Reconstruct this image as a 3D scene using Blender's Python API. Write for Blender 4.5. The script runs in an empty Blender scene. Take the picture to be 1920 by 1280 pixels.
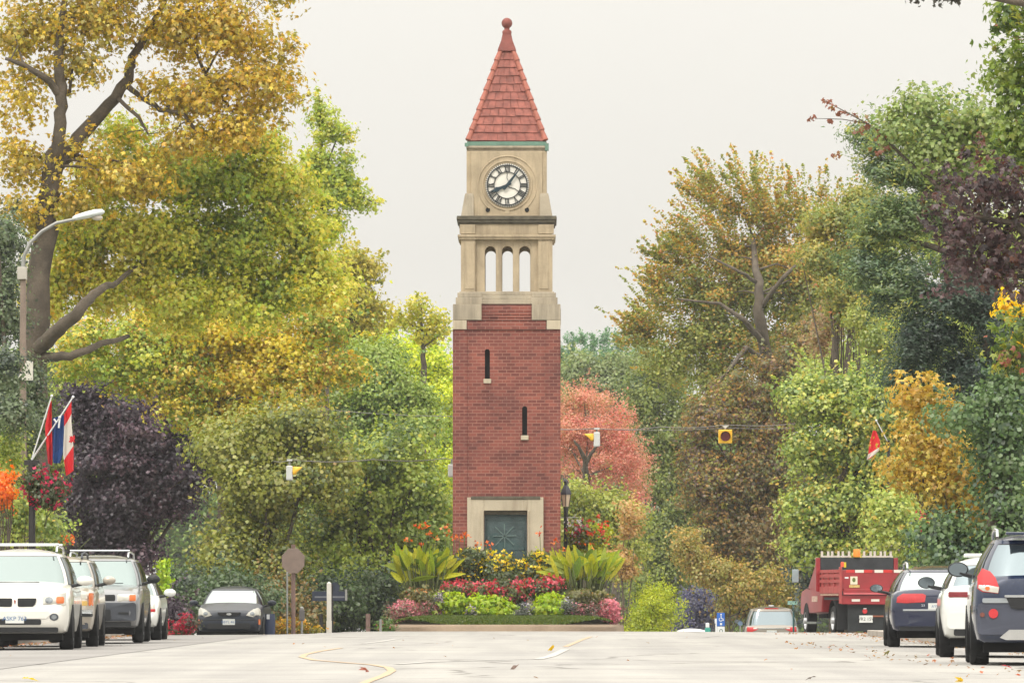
import bpy, math, random
import numpy as np
from mathutils import Vector, Matrix
from mathutils.bvhtree import BVHTree
random.seed(7); RNG = np.random.default_rng(11)
R = math.radians; PI = math.pi
SC = bpy.context.scene; COL = SC.collection
# ---------------------------------------------------------------- camera model
F = 10667.0; VX = 1000.0; HY = 1126.0; CH = 0.8
def at(px, py, Y): return Vector(((px-VX)*Y/F, Y, CH+(HY-py)*Y/F))
def gx(px, Y): return (px-VX)*Y/F
def gz(py, Y): return CH+(HY-py)*Y/F
def sm(a, b, x):
    t = min(1.0, max(0.0, (x-a)/(b-a))); return t*t*(3-2*t)
def ground(X, Y):
    k = 1-sm(-6.2, -4.6, X)
    y0 = 150-12*k; sl = .021+.014*k
    d = max(0.0, Y-y0)
    z = -sl*d if d > 3 else -sl*d*d/3*.5-0
    if d > 3: z = -sl*(d-1.5)
    if d > 120: z = -sl*118.5-(d-120)*.006
    c = min(abs(X+.8), 8.6)
    return z - .00045*c*c
# ---------------------------------------------------------------- materials
def lin(c):
    return tuple(((v/255)/12.92 if v/255 <= .04045 else ((v/255+.055)/1.055)**2.4) for v in c)
MATS = {}
def nodes(name):
    m = bpy.data.materials.new(name); m.use_nodes = True
    nt = m.node_tree; nt.nodes.clear()
    return m, nt, nt.nodes.new, nt.links.new
def pmat(name, rgb, rough=.6, var=.12, scale=4.0, fine=60.0, bump=0.0, metal=0.0, coat=0.0, spec=.5, dirt=None, dirtamt=.4, streak=False):
    if name in MATS: return MATS[name]
    m, nt, N, L = nodes(name)
    out = N('ShaderNodeOutputMaterial'); b = N('ShaderNodeBsdfPrincipled'); L(b.outputs[0], out.inputs[0])
    tc = N('ShaderNodeTexCoord')
    n1 = N('ShaderNodeTexNoise'); n1.inputs['Scale'].default_value = scale; n1.inputs['Detail'].default_value = 5
    n2 = N('ShaderNodeTexNoise'); n2.inputs['Scale'].default_value = fine; n2.inputs['Detail'].default_value = 3
    L(tc.outputs['Object'], n1.inputs['Vector']); L(tc.outputs['Object'], n2.inputs['Vector'])
    c = lin(rgb)
    r = N('ShaderNodeValToRGB'); e = r.color_ramp.elements
    e[0].position = .3; e[1].position = .7
    e[0].color = tuple(v*(1-var) for v in c)+(1,); e[1].color = tuple(min(1, v*(1+var)) for v in c)+(1,)
    L(n1.outputs[0], r.inputs[0])
    mx = N('ShaderNodeMix'); mx.data_type = 'RGBA'; mx.blend_type = 'MULTIPLY'; mx.inputs[0].default_value = min(1, var*2)
    r2 = N('ShaderNodeValToRGB'); r2.color_ramp.elements[0].color = (.6, .6, .6, 1); r2.color_ramp.elements[0].position = .3; r2.color_ramp.elements[1].position = .7
    L(n2.outputs[0], r2.inputs[0]); L(r.outputs[0], mx.inputs[6]); L(r2.outputs[0], mx.inputs[7])
    last = mx.outputs[2]
    if dirt:
        n3 = N('ShaderNodeTexNoise'); n3.inputs['Scale'].default_value = scale*.6; n3.inputs['Detail'].default_value = 8; n3.inputs['Roughness'].default_value = .7
        if streak:
            mp = N('ShaderNodeMapping'); mp.inputs['Scale'].default_value = (2.6, 2.6, .28); L(tc.outputs['Object'], mp.inputs[0]); L(mp.outputs[0], n3.inputs['Vector'])
        else: L(tc.outputs['Object'], n3.inputs['Vector'])
        r3 = N('ShaderNodeValToRGB'); r3.color_ramp.elements[0].position = .48; r3.color_ramp.elements[1].position = .7
        r3.color_ramp.elements[1].color = (dirtamt,)*3+(1,); r3.color_ramp.elements[0].color = (0, 0, 0, 1)
        L(n3.outputs[0], r3.inputs[0])
        m3 = N('ShaderNodeMix'); m3.data_type = 'RGBA'; L(r3.outputs[0], m3.inputs[0]); L(last, m3.inputs[6]); m3.inputs[7].default_value = lin(dirt)+(1,)
        last = m3.outputs[2]
    L(last, b.inputs['Base Color'])
    b.inputs['Roughness'].default_value = rough; b.inputs['Metallic'].default_value = metal
    b.inputs['Coat Weight'].default_value = coat; b.inputs['Coat Roughness'].default_value = .05
    b.inputs['Specular IOR Level'].default_value = spec
    if bump:
        bp = N('ShaderNodeBump'); bp.inputs['Strength'].default_value = bump; bp.inputs['Distance'].default_value = .02
        L(n2.outputs[0], bp.inputs['Height']); L(bp.outputs[0], b.inputs['Normal'])
    MATS[name] = m; return m
def leafmat(name='leaf_surface', trans=.40):
    if name in MATS: return MATS[name]
    m, nt, N, L = nodes(name)
    out = N('ShaderNodeOutputMaterial'); a = N('ShaderNodeAttribute'); a.attribute_name = 'lc'
    d = N('ShaderNodeBsdfDiffuse'); t = N('ShaderNodeBsdfTranslucent'); g = N('ShaderNodeBsdfGlossy'); g.inputs['Roughness'].default_value = .45
    hs = N('ShaderNodeHueSaturation'); hs.inputs['Saturation'].default_value = 1.0; hs.inputs['Value'].default_value = 1.15
    h0 = N('ShaderNodeHueSaturation'); h0.inputs['Saturation'].default_value = 1.12; L(a.outputs['Color'], h0.inputs['Color']); L(h0.outputs[0], d.inputs[0]); L(h0.outputs[0], hs.inputs['Color']); L(hs.outputs[0], t.inputs[0])
    m1 = N('ShaderNodeMixShader'); m1.inputs[0].default_value = trans; L(d.outputs[0], m1.inputs[1]); L(t.outputs[0], m1.inputs[2])
    m2 = N('ShaderNodeMixShader'); m2.inputs[0].default_value = .065; L(m1.outputs[0], m2.inputs[1]); L(g.outputs[0], m2.inputs[2])
    L(m2.outputs[0], out.inputs[0]); MATS[name] = m; return m
def glassmat(name, tint, base=(14, 20, 22), mix=.5, rough=.06):
    if name in MATS: return MATS[name]
    m, nt, N, L = nodes(name)
    out = N('ShaderNodeOutputMaterial'); b = N('ShaderNodeBsdfPrincipled'); b.inputs['Base Color'].default_value = lin(base)+(1,); b.inputs['Roughness'].default_value = .1
    g = N('ShaderNodeBsdfGlossy'); g.inputs['Color'].default_value = lin(tint)+(1,); g.inputs['Roughness'].default_value = rough
    mx = N('ShaderNodeMixShader'); mx.inputs[0].default_value = mix
    L(b.outputs[0], mx.inputs[1]); L(g.outputs[0], mx.inputs[2]); L(mx.outputs[0], out.inputs[0]); MATS[name] = m; return m
def brickmat():
    if 'red_brick' in MATS: return MATS['red_brick']
    m, nt, N, L = nodes('red_brick')
    out = N('ShaderNodeOutputMaterial'); b = N('ShaderNodeBsdfPrincipled'); L(b.outputs[0], out.inputs[0])
    uv = N('ShaderNodeUVMap'); uv.uv_map = 'UVMap'
    t = N('ShaderNodeTexBrick'); t.inputs['Scale'].default_value = 1; t.inputs['Brick Width'].default_value = .235; t.inputs['Row Height'].default_value = .092
    t.inputs['Mortar Size'].default_value = .011; t.inputs['Mortar Smooth'].default_value = .3; t.inputs['Bias'].default_value = -.1
    t.inputs['Color1'].default_value = lin((144, 80, 68))+(1,); t.inputs['Color2'].default_value = lin((104, 54, 49))+(1,); t.inputs['Mortar'].default_value = lin((152, 108, 96))+(1,)
    L(uv.outputs[0], t.inputs['Vector'])
    n = N('ShaderNodeTexNoise'); n.inputs['Scale'].default_value = .9; n.inputs['Detail'].default_value = 6; L(uv.outputs[0], n.inputs['Vector'])
    r = N('ShaderNodeValToRGB'); r.color_ramp.elements[0].position = .3; r.color_ramp.elements[1].position = .72; r.color_ramp.elements[0].color = (.62, .62, .66, 1); r.color_ramp.elements[1].color = (1.12, 1.10, 1.06, 1)
    L(n.outputs[0], r.inputs[0])
    mx = N('ShaderNodeMix'); mx.data_type = 'RGBA'; mx.blend_type = 'MULTIPLY'; mx.inputs[0].default_value = 1; L(t.outputs['Color'], mx.inputs[6]); L(r.outputs[0], mx.inputs[7])
    # lime bloom streaks with a shape of their own
    n2 = N('ShaderNodeTexNoise'); n2.inputs['Scale'].default_value = 11; n2.inputs['Detail'].default_value = 4; L(uv.outputs[0], n2.inputs['Vector'])
    r2 = N('ShaderNodeValToRGB'); r2.color_ramp.elements[0].position = .62; r2.color_ramp.elements[1].position = .8; r2.color_ramp.elements[0].color = (0, 0, 0, 1); r2.color_ramp.elements[1].color = (.45, .45, .45, 1)
    L(n2.outputs[0], r2.inputs[0])
    m2 = N('ShaderNodeMix'); m2.data_type = 'RGBA'; L(r2.outputs[0], m2.inputs[0]); L(mx.outputs[2], m2.inputs[6]); m2.inputs[7].default_value = lin((190, 130, 110))+(1,)
    L(m2.outputs[2], b.inputs['Base Color']); b.inputs['Roughness'].default_value = .85
    bp = N('ShaderNodeBump'); bp.inputs['Strength'].default_value = .5; bp.inputs['Distance'].default_value = .01; bp.invert = True
    L(t.outputs['Fac'], bp.inputs['Height']); L(bp.outputs[0], b.inputs['Normal'])
    MATS['red_brick'] = m; return m
# ---------------------------------------------------------------- objects
def tag(o, label=None, cat=None, group=None, kind=None):
    if label: o['label'] = label
    if cat: o['category'] = cat
    if group: o['group'] = group
    if kind: o['kind'] = kind
    return o
def empty(name, loc, rz=0.0, label=None, cat=None, group=None):
    o = bpy.data.objects.new(name, None); COL.objects.link(o); o.location = loc; o.rotation_euler = (0, 0, rz)
    o.empty_display_size = .2
    return tag(o, label, cat, group)
class MB:
    def __init__(s): s.v = []; s.f = []
    def add(s, vs, fs):
        n = len(s.v); s.v += [tuple(p) for p in vs]; s.f += [tuple(i+n for i in f) for f in fs]; return s
    def box(s, x0, y0, z0, x1, y1, z1, taper=0.0):
        t = taper
        return s.add([(x0, y0, z0), (x1, y0, z0), (x1, y1, z0), (x0, y1, z0), (x0+t, y0+t, z1), (x1-t, y0+t, z1), (x1-t, y1-t, z1), (x0+t, y1-t, z1)],
                     [(3, 2, 1, 0), (4, 5, 6, 7), (0, 1, 5, 4), (1, 2, 6, 5), (2, 3, 7, 6), (3, 0, 4, 7)])
    def tube(s, pts, rad, n=8, cap=True):
        pts = [Vector(p) for p in pts]
        if not hasattr(rad, '__len__'): rad = [rad]*len(pts)
        vs = []; fs = []; up = None
        for i, p in enumerate(pts):
            d = (pts[min(i+1, len(pts)-1)]-pts[max(i-1, 0)])
            d = d.normalized() if d.length > 1e-9 else Vector((0, 0, 1))
            if up is None: up = Vector((0, 1, 0)) if abs(d.y) < .9 else Vector((1, 0, 0))
            a = d.cross(up).normalized(); b = a.cross(d).normalized(); up = b
            for k in range(n):
                t = 2*PI*k/n; vs.append(p+(a*math.cos(t)+b*math.sin(t))*rad[i])
        for i in range(len(pts)-1):
            for k in range(n):
                fs.append((i*n+k, i*n+(k+1) % n, (i+1)*n+(k+1) % n, (i+1)*n+k))
        if cap: fs += [tuple(range(n-1, -1, -1)), tuple(range((len(pts)-1)*n, len(pts)*n))]
        return s.add(vs, fs)
    def lathe(s, prof, c=(0, 0, 0), axis='z', n=24):
        vs = []; fs = []; m = len(prof)
        for k in range(n):
            t = 2*PI*k/n; ca, sa = math.cos(t), math.sin(t)
            for r, h in prof:
                p = {'z': (r*ca, r*sa, h), 'x': (h, r*ca, r*sa), 'y': (r*ca, h, r*sa)}[axis]
                vs.append((p[0]+c[0], p[1]+c[1], p[2]+c[2]))
        for k in range(n):
            for j in range(m-1):
                a = k*m+j; b = ((k+1) % n)*m+j; fs.append((a, b, b+1, a+1))
        return s.add(vs, fs)
    def loft(s, rings, cap=True, closed=True):
        n = len(rings[0]); vs = [p for r in rings for p in r]; fs = []
        for i in range(len(rings)-1):
            for k in range(n if closed else n-1):
                fs.append((i*n+k, i*n+(k+1) % n, (i+1)*n+(k+1) % n, (i+1)*n+k))
        if cap: fs += [tuple(range(n-1, -1, -1)), tuple(range((len(rings)-1)*n, len(rings)*n))]
        return s.add(vs, fs)
    def prism(s, poly, y0, y1):   # poly of (x,z), extruded along y
        n = len(poly)
        vs = [(x, y0, z) for x, z in poly]+[(x, y1, z) for x, z in poly]
        fs = [tuple(range(n)), tuple(range(2*n-1, n-1, -1))]+[(k, n+k, n+(k+1) % n, (k+1) % n) for k in range(n)]
        return s.add(vs, fs)
    def sphere(s, c, r, n=12, m=8, sx=1, sy=1, sz=1):
        prof = [(r*math.sin(PI*j/m), r*math.cos(PI*j/m)) for j in range(m+1)]
        k0 = len(s.v); s.lathe(prof, (0, 0, 0), 'z', n)
        for i in range(k0, len(s.v)):
            x, y, z = s.v[i]; s.v[i] = (x*sx+c[0], y*sy+c[1], z*sz+c[2])
        return s
    def build(s, name, mat, parent=None, smooth=None, bevel=0.0, label=None, loc=None):
        me = bpy.data.meshes.new(name); me.from_pydata(s.v, [], s.f); me.update()
        V = np.array(s.v); uvl = me.uv_layers.new(name='UVMap'); uv = np.zeros((len(me.loops), 2))
        for p in me.polygons:
            nx, ny, nz = map(abs, p.normal)
            ii = list(p.loop_indices); vi = [me.loops[i].vertex_index for i in ii]
            if ny >= nx and ny >= nz: uv[ii] = V[vi][:, [0, 2]]
            elif nx >= nz: uv[ii] = V[vi][:, [1, 2]]
            else: uv[ii] = V[vi][:, [0, 1]]
        uvl.data.foreach_set('uv', uv.ravel())
        me.materials.append(mat)
        o = bpy.data.objects.new(name, me); COL.objects.link(o)
        if parent: o.parent = parent
        if loc: o.location = loc
        if smooth:
            me.polygons.foreach_set('use_smooth', [True]*len(me.polygons))
            if smooth != 1: me.set_sharp_from_angle(angle=R(smooth))
        if bevel:
            b = o.modifiers.new('edge', 'BEVEL'); b.width = bevel; b.segments = 2; b.limit_method = 'ANGLE'; b.angle_limit = R(40)
        if label: o['label'] = label
        return o
def text(name, body, size, loc, rot, mat, parent, depth=.002, align='CENTER', space=1.0):
    c = bpy.data.curves.new(name, 'FONT'); c.body = body; c.size = size; c.extrude = depth; c.align_x = align; c.align_y = 'CENTER'; c.space_character = space
    t = bpy.data.objects.new(name, c); COL.objects.link(t); me = bpy.data.meshes.new_from_object(t.evaluated_get(bpy.context.evaluated_depsgraph_get())); bpy.data.objects.remove(t); bpy.data.curves.remove(c)
    me.materials.clear(); me.materials.append(mat); o = bpy.data.objects.new(name, me); COL.objects.link(o); o.location = loc; o.rotation_euler = rot; o.parent = parent; return o
# ---------------------------------------------------------------- leaves
TPL = {  # list of quads (4 pts each) in leaf space: x across, y along, z out of plane
 'rh': [[(0, 0, 0), (.5, .45, .10), (0, 1, 0), (-.5, .45, .10)]],
 'mp': [[(0, 0, 0), (.28, .4, .08), (0, 1, -.1), (-.28, .4, .08)], [(0, 0, 0), (.30, .05, .05), (.62, .58, -.1), (.12, .36, .08)], [(0, 0, 0), (-.12, .36, .08), (-.62, .58, -.1), (-.30, .05, .05)]],
 'ln': [[(0, 0, 0), (.2, .4, .06), (0, 1, -.15), (-.2, .4, .06)]],
 'fl': [[(0, .0, .0), (.55, .25, .12), (.0, .5, .0), (-.55, .25, .12)], [(0, -.3, .1), (.28, .25, 0), (0, .8, .1), (-.28, .25, 0)]],
}
def leaf_mesh(name, pos, size, color, tpl='rh', updir=.6, droop=.5, mat=None, parent=None, axis=None, rng=None, nb=None):
    rng = rng or RNG
    N = len(pos); T = np.array(TPL[tpl]); q = T.shape[0]
    nrm = rng.normal(size=(N, 3)); nrm[:, 2] = np.abs(nrm[:, 2])*.8+updir
    if nb is not None: nrm = rng.normal(size=(N, 3))*.30+nb
    nrm /= np.linalg.norm(nrm, axis=1)[:, None]
    ax = rng.normal(size=(N, 3)); ax[:, 2] -= droop
    if axis is not None: ax = ax*.5+axis*1.2
    ax -= nrm*(ax*nrm).sum(1)[:, None]; ax /= np.linalg.norm(ax, axis=1)[:, None]+1e-9
    sd = np.cross(ax, nrm)
    sz = np.asarray(size)[:, None, None, None]
    V = pos[:, None, None, :]+sz*(T[None, :, :, 0:1]*sd[:, None, None, :]+(T[None, :, :, 1:2]-.5)*ax[:, None, None, :]+T[None, :, :, 2:3]*nrm[:, None, None, :])
    nq = N*q; V = V.reshape(-1, 3)
    me = bpy.data.meshes.new(name); me.vertices.add(nq*4); me.vertices.foreach_set('co', V.astype(np.float32).ravel())
    me.loops.add(nq*4); me.loops.foreach_set('vertex_index', np.arange(nq*4, dtype=np.int32))
    me.polygons.add(nq); me.polygons.foreach_set('loop_start', np.arange(0, nq*4, 4, dtype=np.int32))
    a = me.attributes.new('lc', 'FLOAT_COLOR', 'FACE')
    c = np.ones((N, q, 4), dtype=np.float32); c[:, :, :3] = np.asarray(color)[:, None, :]
    a.data.foreach_set('color', c.ravel()); me.update(); me.validate()
    me.materials.append(mat or leafmat())
    o = bpy.data.objects.new(name, me); COL.objects.link(o)
    if parent: o.parent = parent
    return o
GAIN = 1.0
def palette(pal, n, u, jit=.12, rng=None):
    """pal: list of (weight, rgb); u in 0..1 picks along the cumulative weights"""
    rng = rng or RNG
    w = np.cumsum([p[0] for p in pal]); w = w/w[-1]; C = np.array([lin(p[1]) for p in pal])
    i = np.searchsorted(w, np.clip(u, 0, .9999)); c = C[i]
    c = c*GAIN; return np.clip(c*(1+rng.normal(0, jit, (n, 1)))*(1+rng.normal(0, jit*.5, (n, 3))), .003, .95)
def vnoise(p, sc, seed):
    q = p*sc+seed*3.7
    s = np.sin(q[:, 0]*1.7+1.3*np.sin(q[:, 1]*1.1+q[:, 2]*.6))+np.sin(q[:, 2]*1.9+1.1*np.sin(q[:, 0]*1.3))+np.sin(q[:, 1]*1.5+q[:, 2]*.7)
    return (s/3+1)/2
def crown_points(blobs, Y, dens, per, rc, rng, elong=None, shell=.5, flat=.65, depth=1.0, lump=1.0, sprig=3.0):
    cents = []; leaves = []; tone = []; axs = []; nbs = []
    for b in blobs:
        cx, cy, rx, ry = b[:4]; o = b[4] if len(b) > 4 else {}
        y = Y+o.get('dy', 0); s = F/y
        c = np.array(at(cx, cy, y)); r = np.array([rx/s, min(rx, ry)*1.05/s*o.get('dp', 1)*depth+.2, ry/s])
        n = max(3, int(PI*r[0]*r[2]*dens*o.get('d', 1)))
        # lumps: boughs of different size, with hollows between them
        rm = float(min(r[0], r[2])); rl0 = np.clip(rm*.38, min(.28, rm), 1.15)*lump
        nl = max(3, int(1.15*(r[0]*r[2])/(rl0*rl0)*1.15+2))
        ld = rng.normal(size=(nl, 3)); ld /= np.linalg.norm(ld, axis=1)[:, None]
        lc = c+ld*np.maximum(r-rl0*.55, r*.3)*((shell+(1-shell)*rng.random(nl))[:, None]*(1+.10*rng.normal(size=(nl, 1))))
        lr = rl0*np.exp(rng.normal(0, .28, nl)); ltone = rng.random(nl)
        wgt = lr**2; li = rng.choice(nl, n, p=wgt/wgt.sum())
        d = rng.normal(size=(n, 3)); d[:, 2] += .25; d /= np.linalg.norm(d, axis=1)[:, None]
        cc = lc[li]+d*lr[li][:, None]*np.array([1.1, 1.1, .78])*(.35+.75*rng.random((n, 1)))
        stray = rng.random(n) < .05; cc[stray] += (cc[stray]-c)*.12
        d = d*.7+ld[li]*.5; d /= np.linalg.norm(d, axis=1)[:, None]; cents.append(cc)
        # sprigs: twig ends reaching past the outline
        ns = int(PI*(r[0]+r[2])*sprig*o.get('sp', 1))+(1 if sprig else 0)
        sd = rng.normal(size=(ns, 3)); sd[:, 2] += .35; sd /= np.linalg.norm(sd, axis=1)[:, None]
        s0 = c+sd*r*(.78+.2*rng.random((ns, 1))); dirn = sd*.7+rng.normal(size=(ns, 3))*.35+np.array([0, 0, .35]) if 'el' not in o and elong is None else sd*.35+np.array(o.get('el', elong))*.9+rng.normal(size=(ns, 3))*.2
        dirn /= np.linalg.norm(dirn, axis=1)[:, None]; sl_ = (.35+.75*rng.random(ns))*min(1.0, rm*.9+.2)*o.get('sl', 1); k_ = 80 if o.get('plume') else 16; si = np.repeat(np.arange(ns), k_)
        tt = rng.random(ns*k_)**.8; sp_ = s0[si]+dirn[si]*(tt*sl_[si])[:, None]+rng.normal(size=(ns*k_, 3))*((.17 if o.get('plume') else .10)*(1.12-tt))[:, None]
        leaves.append(sp_); tone.append(np.clip(rng.random(ns)[si]*.5+.3*rng.random(ns*k_)+.2+o.get('t', 0), 0, 1)); axs.append(dirn[si]*1.0); q = rng.normal(size=(ns*k_, 3))*.4; q[:, 2] += .7; nbs.append(q)
        m = np.maximum(3, (per*(.5+rng.random(n))).astype(int)); idx = np.repeat(np.arange(n), m); M = len(idx)
        rcl = rc*(.6+.8*rng.random(n))[idx]
        off = rng.normal(size=(M, 3))*.5; off[:, 2] *= flat; off *= rcl[:, None]
        e = o.get('el', elong)
        if e is not None:
            ev = np.array(e, float); g = d*np.linalg.norm(ev)*.45+ev; g /= np.linalg.norm(g, axis=1)[:, None]
            L_ = np.linalg.norm(ev)
            off = off*.42+g[idx]*(rng.normal(size=(M, 1))*.55*rcl[:, None]*L_)
            axs.append(g[idx])
        else: axs.append(np.zeros((M, 3)))
        leaves.append(cc[idx]+off); q = off/(rcl[:, None]*.5)*.75+d[idx]*.55; q[:, 2] += .45; nbs.append(q/(np.linalg.norm(q, axis=1)[:, None]+.3))
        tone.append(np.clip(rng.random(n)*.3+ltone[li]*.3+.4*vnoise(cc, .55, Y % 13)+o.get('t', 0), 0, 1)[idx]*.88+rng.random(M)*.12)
    return np.concatenate(cents), np.concatenate(leaves), np.concatenate(tone), np.concatenate(axs), np.concatenate(nbs)
def bark(): return pmat('bark', (96, 86, 74), .9, .35, 3, 25, .8)
def darkbark(): return pmat('dark_bark', (70, 62, 56), .9, .35, 3, 25, .8)
DM = 1.0
def tree(name, label, Y, blobs, pal, leaf=.12, dens=22, per=42, rc=.5, tpl='rh', trunk=None, limbs=None, seed=1, group=None, cat='tree',
         elong=None, shell=.5, tr=.16, base=None, updir=.6, droop=.5, nbr=14, jit=.085, flat=.65, depth=1.0, barkm=None, trunkname='trunk', crownname='crown', extra=None, bz=None, dmul=2.0, lump=1.0, sprig=3.0, twigs=12):
    rng = np.random.default_rng(seed)
    cents, P, tone, axs, nbs = crown_points(blobs, Y, dens*dmul, per, rc, rng, elong, shell, flat, depth, lump, sprig)
    if base is None:
        base = (sum(b[0] for b in blobs)/len(blobs))
    bx = gx(base, Y); root = empty(name, (bx, Y, ground(bx, Y) if bz is None else bz), 0, label, cat, group)
    o = np.array(root.location)
    col = palette(pal, len(P), tone, jit, rng)
    sz = leaf*(.50+.62*rng.random(len(P)))
    ax = axs if elong is not None or any(len(b) > 4 and 'el' in b[4] for b in blobs) else None
    leaf_mesh(crownname, P-o, sz, col, tpl, updir, droop, parent=root, axis=ax, rng=rng, nb=nbs)
    t = MB(); bm_ = barkm or bark()
    twp = []
    if trunk: # list of polylines [(px,py,halfwidth px, dy)]
        for pl in trunk:
            pts = [at(p[0], p[1], Y+(p[3] if len(p) > 3 else 0)) for p in pl]; rad = [p[2]*Y/F for p in pl]
            # smooth
            pp = []; rr = []
            for i in range(len(pts)-1):
                for k in range(4):
                    q = k/4; pp.append(pts[i].lerp(pts[i+1], q)); rr.append(rad[i]*(1-q)+rad[i+1]*q)
            pp.append(pts[-1]); rr.append(rad[-1])
            for i in range(1, len(pp)-1): pp[i] = pp[i]+Vector((rng.normal(), rng.normal(), rng.normal()))*rr[i]*.18
            t.tube([p-root.location for p in pp], rr, 9); twp += [(p-root.location, q) for p, q in zip(pp, rr)]
        sel = rng.choice(len(cents), min(twigs, len(cents)), replace=False)
        for j in sel:
            e = Vector(cents[j])-root.location; p, q = min(twp, key=lambda w: (w[0]-e).length+(3 if w[0].z > e.z+.3 else 0)+(2.5 if w[1] > .3 else 0))
            m_ = p.lerp(e, .5)+Vector((rng.normal(), rng.normal(), abs(rng.normal())))*(e-p).length*.10; q = min(q*.5, .05); t.tube([p, m_, e], [q, q*.7, q*.25], 6, False)
    else:
        cz = np.median(cents, axis=0); top = Vector(cz)-root.location
        pts = [Vector((0, 0, -.4))+Vector((rng.normal()*.06*k, rng.normal()*.06*k, 0)) + (top-Vector((0, 0, -.4)))*(k/5) for k in range(6)]
        t.tube(pts, [tr*(1.35 if k == 0 else 1-.12*k) for k in range(6)], 9)
        sel = rng.choice(len(cents), min(nbr, len(cents)), replace=False)
        for j in sel:
            e = Vector(cents[j])-root.location; k = 1+int(rng.integers(0, 4)); a = pts[k].copy() if e.z > pts[k].z else pts[1].copy()
            m_ = a.lerp(e, .5)+Vector((rng.normal()*.12, rng.normal()*.12, .12*abs(rng.normal())))*a.lerp(e, .5).length*.15
            t.tube([a, m_, e], [tr*.42, tr*.26, tr*.07], 6, False)
    t.build(trunkname, bm_, root, smooth=1)
    if extra: extra(root, rng)
    return root
# ================================================================ setting
asph = None
def road_material():
    m, nt, N, L = nodes('worn_asphalt')
    out = N('ShaderNodeOutputMaterial'); b = N('ShaderNodeBsdfPrincipled'); L(b.outputs[0], out.inputs[0])
    tc = N('ShaderNodeTexCoord'); b.inputs['Roughness'].default_value = .85
    def noise(scale, detail, p0, p1, c0, c1, src=None, sx=None):
        n = N('ShaderNodeTexNoise'); n.inputs['Scale'].default_value = scale; n.inputs['Detail'].default_value = detail
        if sx:
            mp = N('ShaderNodeMapping'); mp.inputs['Scale'].default_value = sx; L(tc.outputs['Object'], mp.inputs[0]); L(mp.outputs[0], n.inputs['Vector'])
        else: L(tc.outputs['Object'], n.inputs['Vector'])
        r = N('ShaderNodeValToRGB'); e = r.color_ramp.elements; e[0].position = p0; e[1].position = p1; e[0].color = c0+(1,); e[1].color = c1+(1,)
        L(n.outputs[0], r.inputs[0]); return r
    base = noise(.35, 6, .3, .7, lin((152, 149, 144)), lin((166, 163, 157)))
    grain = noise(45, 3, .3, .7, (.80, .80, .80), (1.12, 1.12, 1.12))
    lane = noise(1.0, 4, .35, .68, (.86, .86, .87), (1.06, 1.06, 1.06), sx=(1.1, .035, 1))   # worn wheel tracks along the street
    patch = noise(.22, 2, .50, .515, (1, 1, 1), (.93, .93, .94), sx=(1.5, .4, 1))
    x = base.outputs[0]
    for r in (grain, lane, patch):
        mx = N('ShaderNodeMix'); mx.data_type = 'RGBA'; mx.blend_type = 'MULTIPLY'; mx.inputs[0].default_value = 1; L(x, mx.inputs[6]); L(r.outputs[0], mx.inputs[7]); x = mx.outputs[2]
    # cracks
    v = N('ShaderNodeTexVoronoi'); v.feature = 'DISTANCE_TO_EDGE'; v.inputs['Scale'].default_value = .16
    nz = N('ShaderNodeTexNoise'); nz.inputs['Scale'].default_value = .8; nz.inputs['Detail'].default_value = 5; L(tc.outputs['Object'], nz.inputs['Vector'])
    ad = N('ShaderNodeMix'); ad.data_type = 'RGBA'; ad.blend_type = 'ADD'; ad.inputs[0].default_value = 2.2; L(tc.outputs['Object'], ad.inputs[6]); L(nz.outputs['Color'], ad.inputs[7]); L(ad.outputs[2], v.inputs['Vector'])
    rc = N('ShaderNodeValToRGB'); rc.color_ramp.elements[0].position = .004; rc.color_ramp.elements[1].position = .012
    rc.color_ramp.elements[0].color = (.55, .54, .53, 1); rc.color_ramp.elements[1].color = (1, 1, 1, 1); L(v.outputs['Distance'], rc.inputs[0])
    mx = N('ShaderNodeMix'); mx.data_type = 'RGBA'; mx.blend_type = 'MULTIPLY'; mx.inputs[0].default_value = 1; L(x, mx.inputs[6]); L(rc.outputs[0], mx.inputs[7])
    L(mx.outputs[2], b.inputs['Base Color'])
    bp = N('ShaderNodeBump'); bp.inputs['Strength'].default_value = .4; bp.inputs['Distance'].default_value = .01
    n = N('ShaderNodeTexNoise'); n.inputs['Scale'].default_value = 60; L(tc.outputs['Object'], n.inputs['Vector']); L(n.outputs[0], bp.inputs['Height']); L(bp.outputs[0], b.inputs['Normal'])
    return m
ROAD = road_material()
XN = [-9.9+.45*i for i in range(41)]      # near X breakpoints -9.9 .. 8.1
def sheet(name, xs, ys, dz, mat, smooth=True):
    v = [(x, y, ground(x, y)+dz) for y in ys for x in xs]; n = len(xs)
    f = [(j*n+i, j*n+i+1, (j+1)*n+i+1, (j+1)*n+i) for j in range(len(ys)-1) for i in range(n-1)]
    mb = MB(); mb.v = v; mb.f = f; o = mb.build(name, mat, smooth=1); o['kind'] = 'structure'; return o
YS = [-30, 0, 30, 45]+[50+1.0*i for i in range(131)]+[190, 205, 225, 250, 270, 300, 350, 420, 600, 900, 1500]
sheet('ground', [-900, -300, -120, -60, -35, -22, -16, -13, -11.5]+XN+[9.2, 10.5, 12, 15, 20, 30, 55, 110, 300, 900], YS, -.012, pmat('lawn_ground', (74, 86, 44), .95, .3, .4, 30, .6, dirt=(88, 70, 48)))
YR = [y for y in YS if y <= 300]
sheet('main_road', XN, YR, 0, ROAD)
sheet('side_road', [-60, -35, -22, -16, -13, -11.5]+[-9.9], [y for y in YS if 138 <= y <= 152], -.002, ROAD)
sheet('side_road', [8.1, 9.2, 10.5, 12, 15, 20, 30, 55], [y for y in YS if 139 <= y <= 168], -.002, ROAD)
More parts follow.
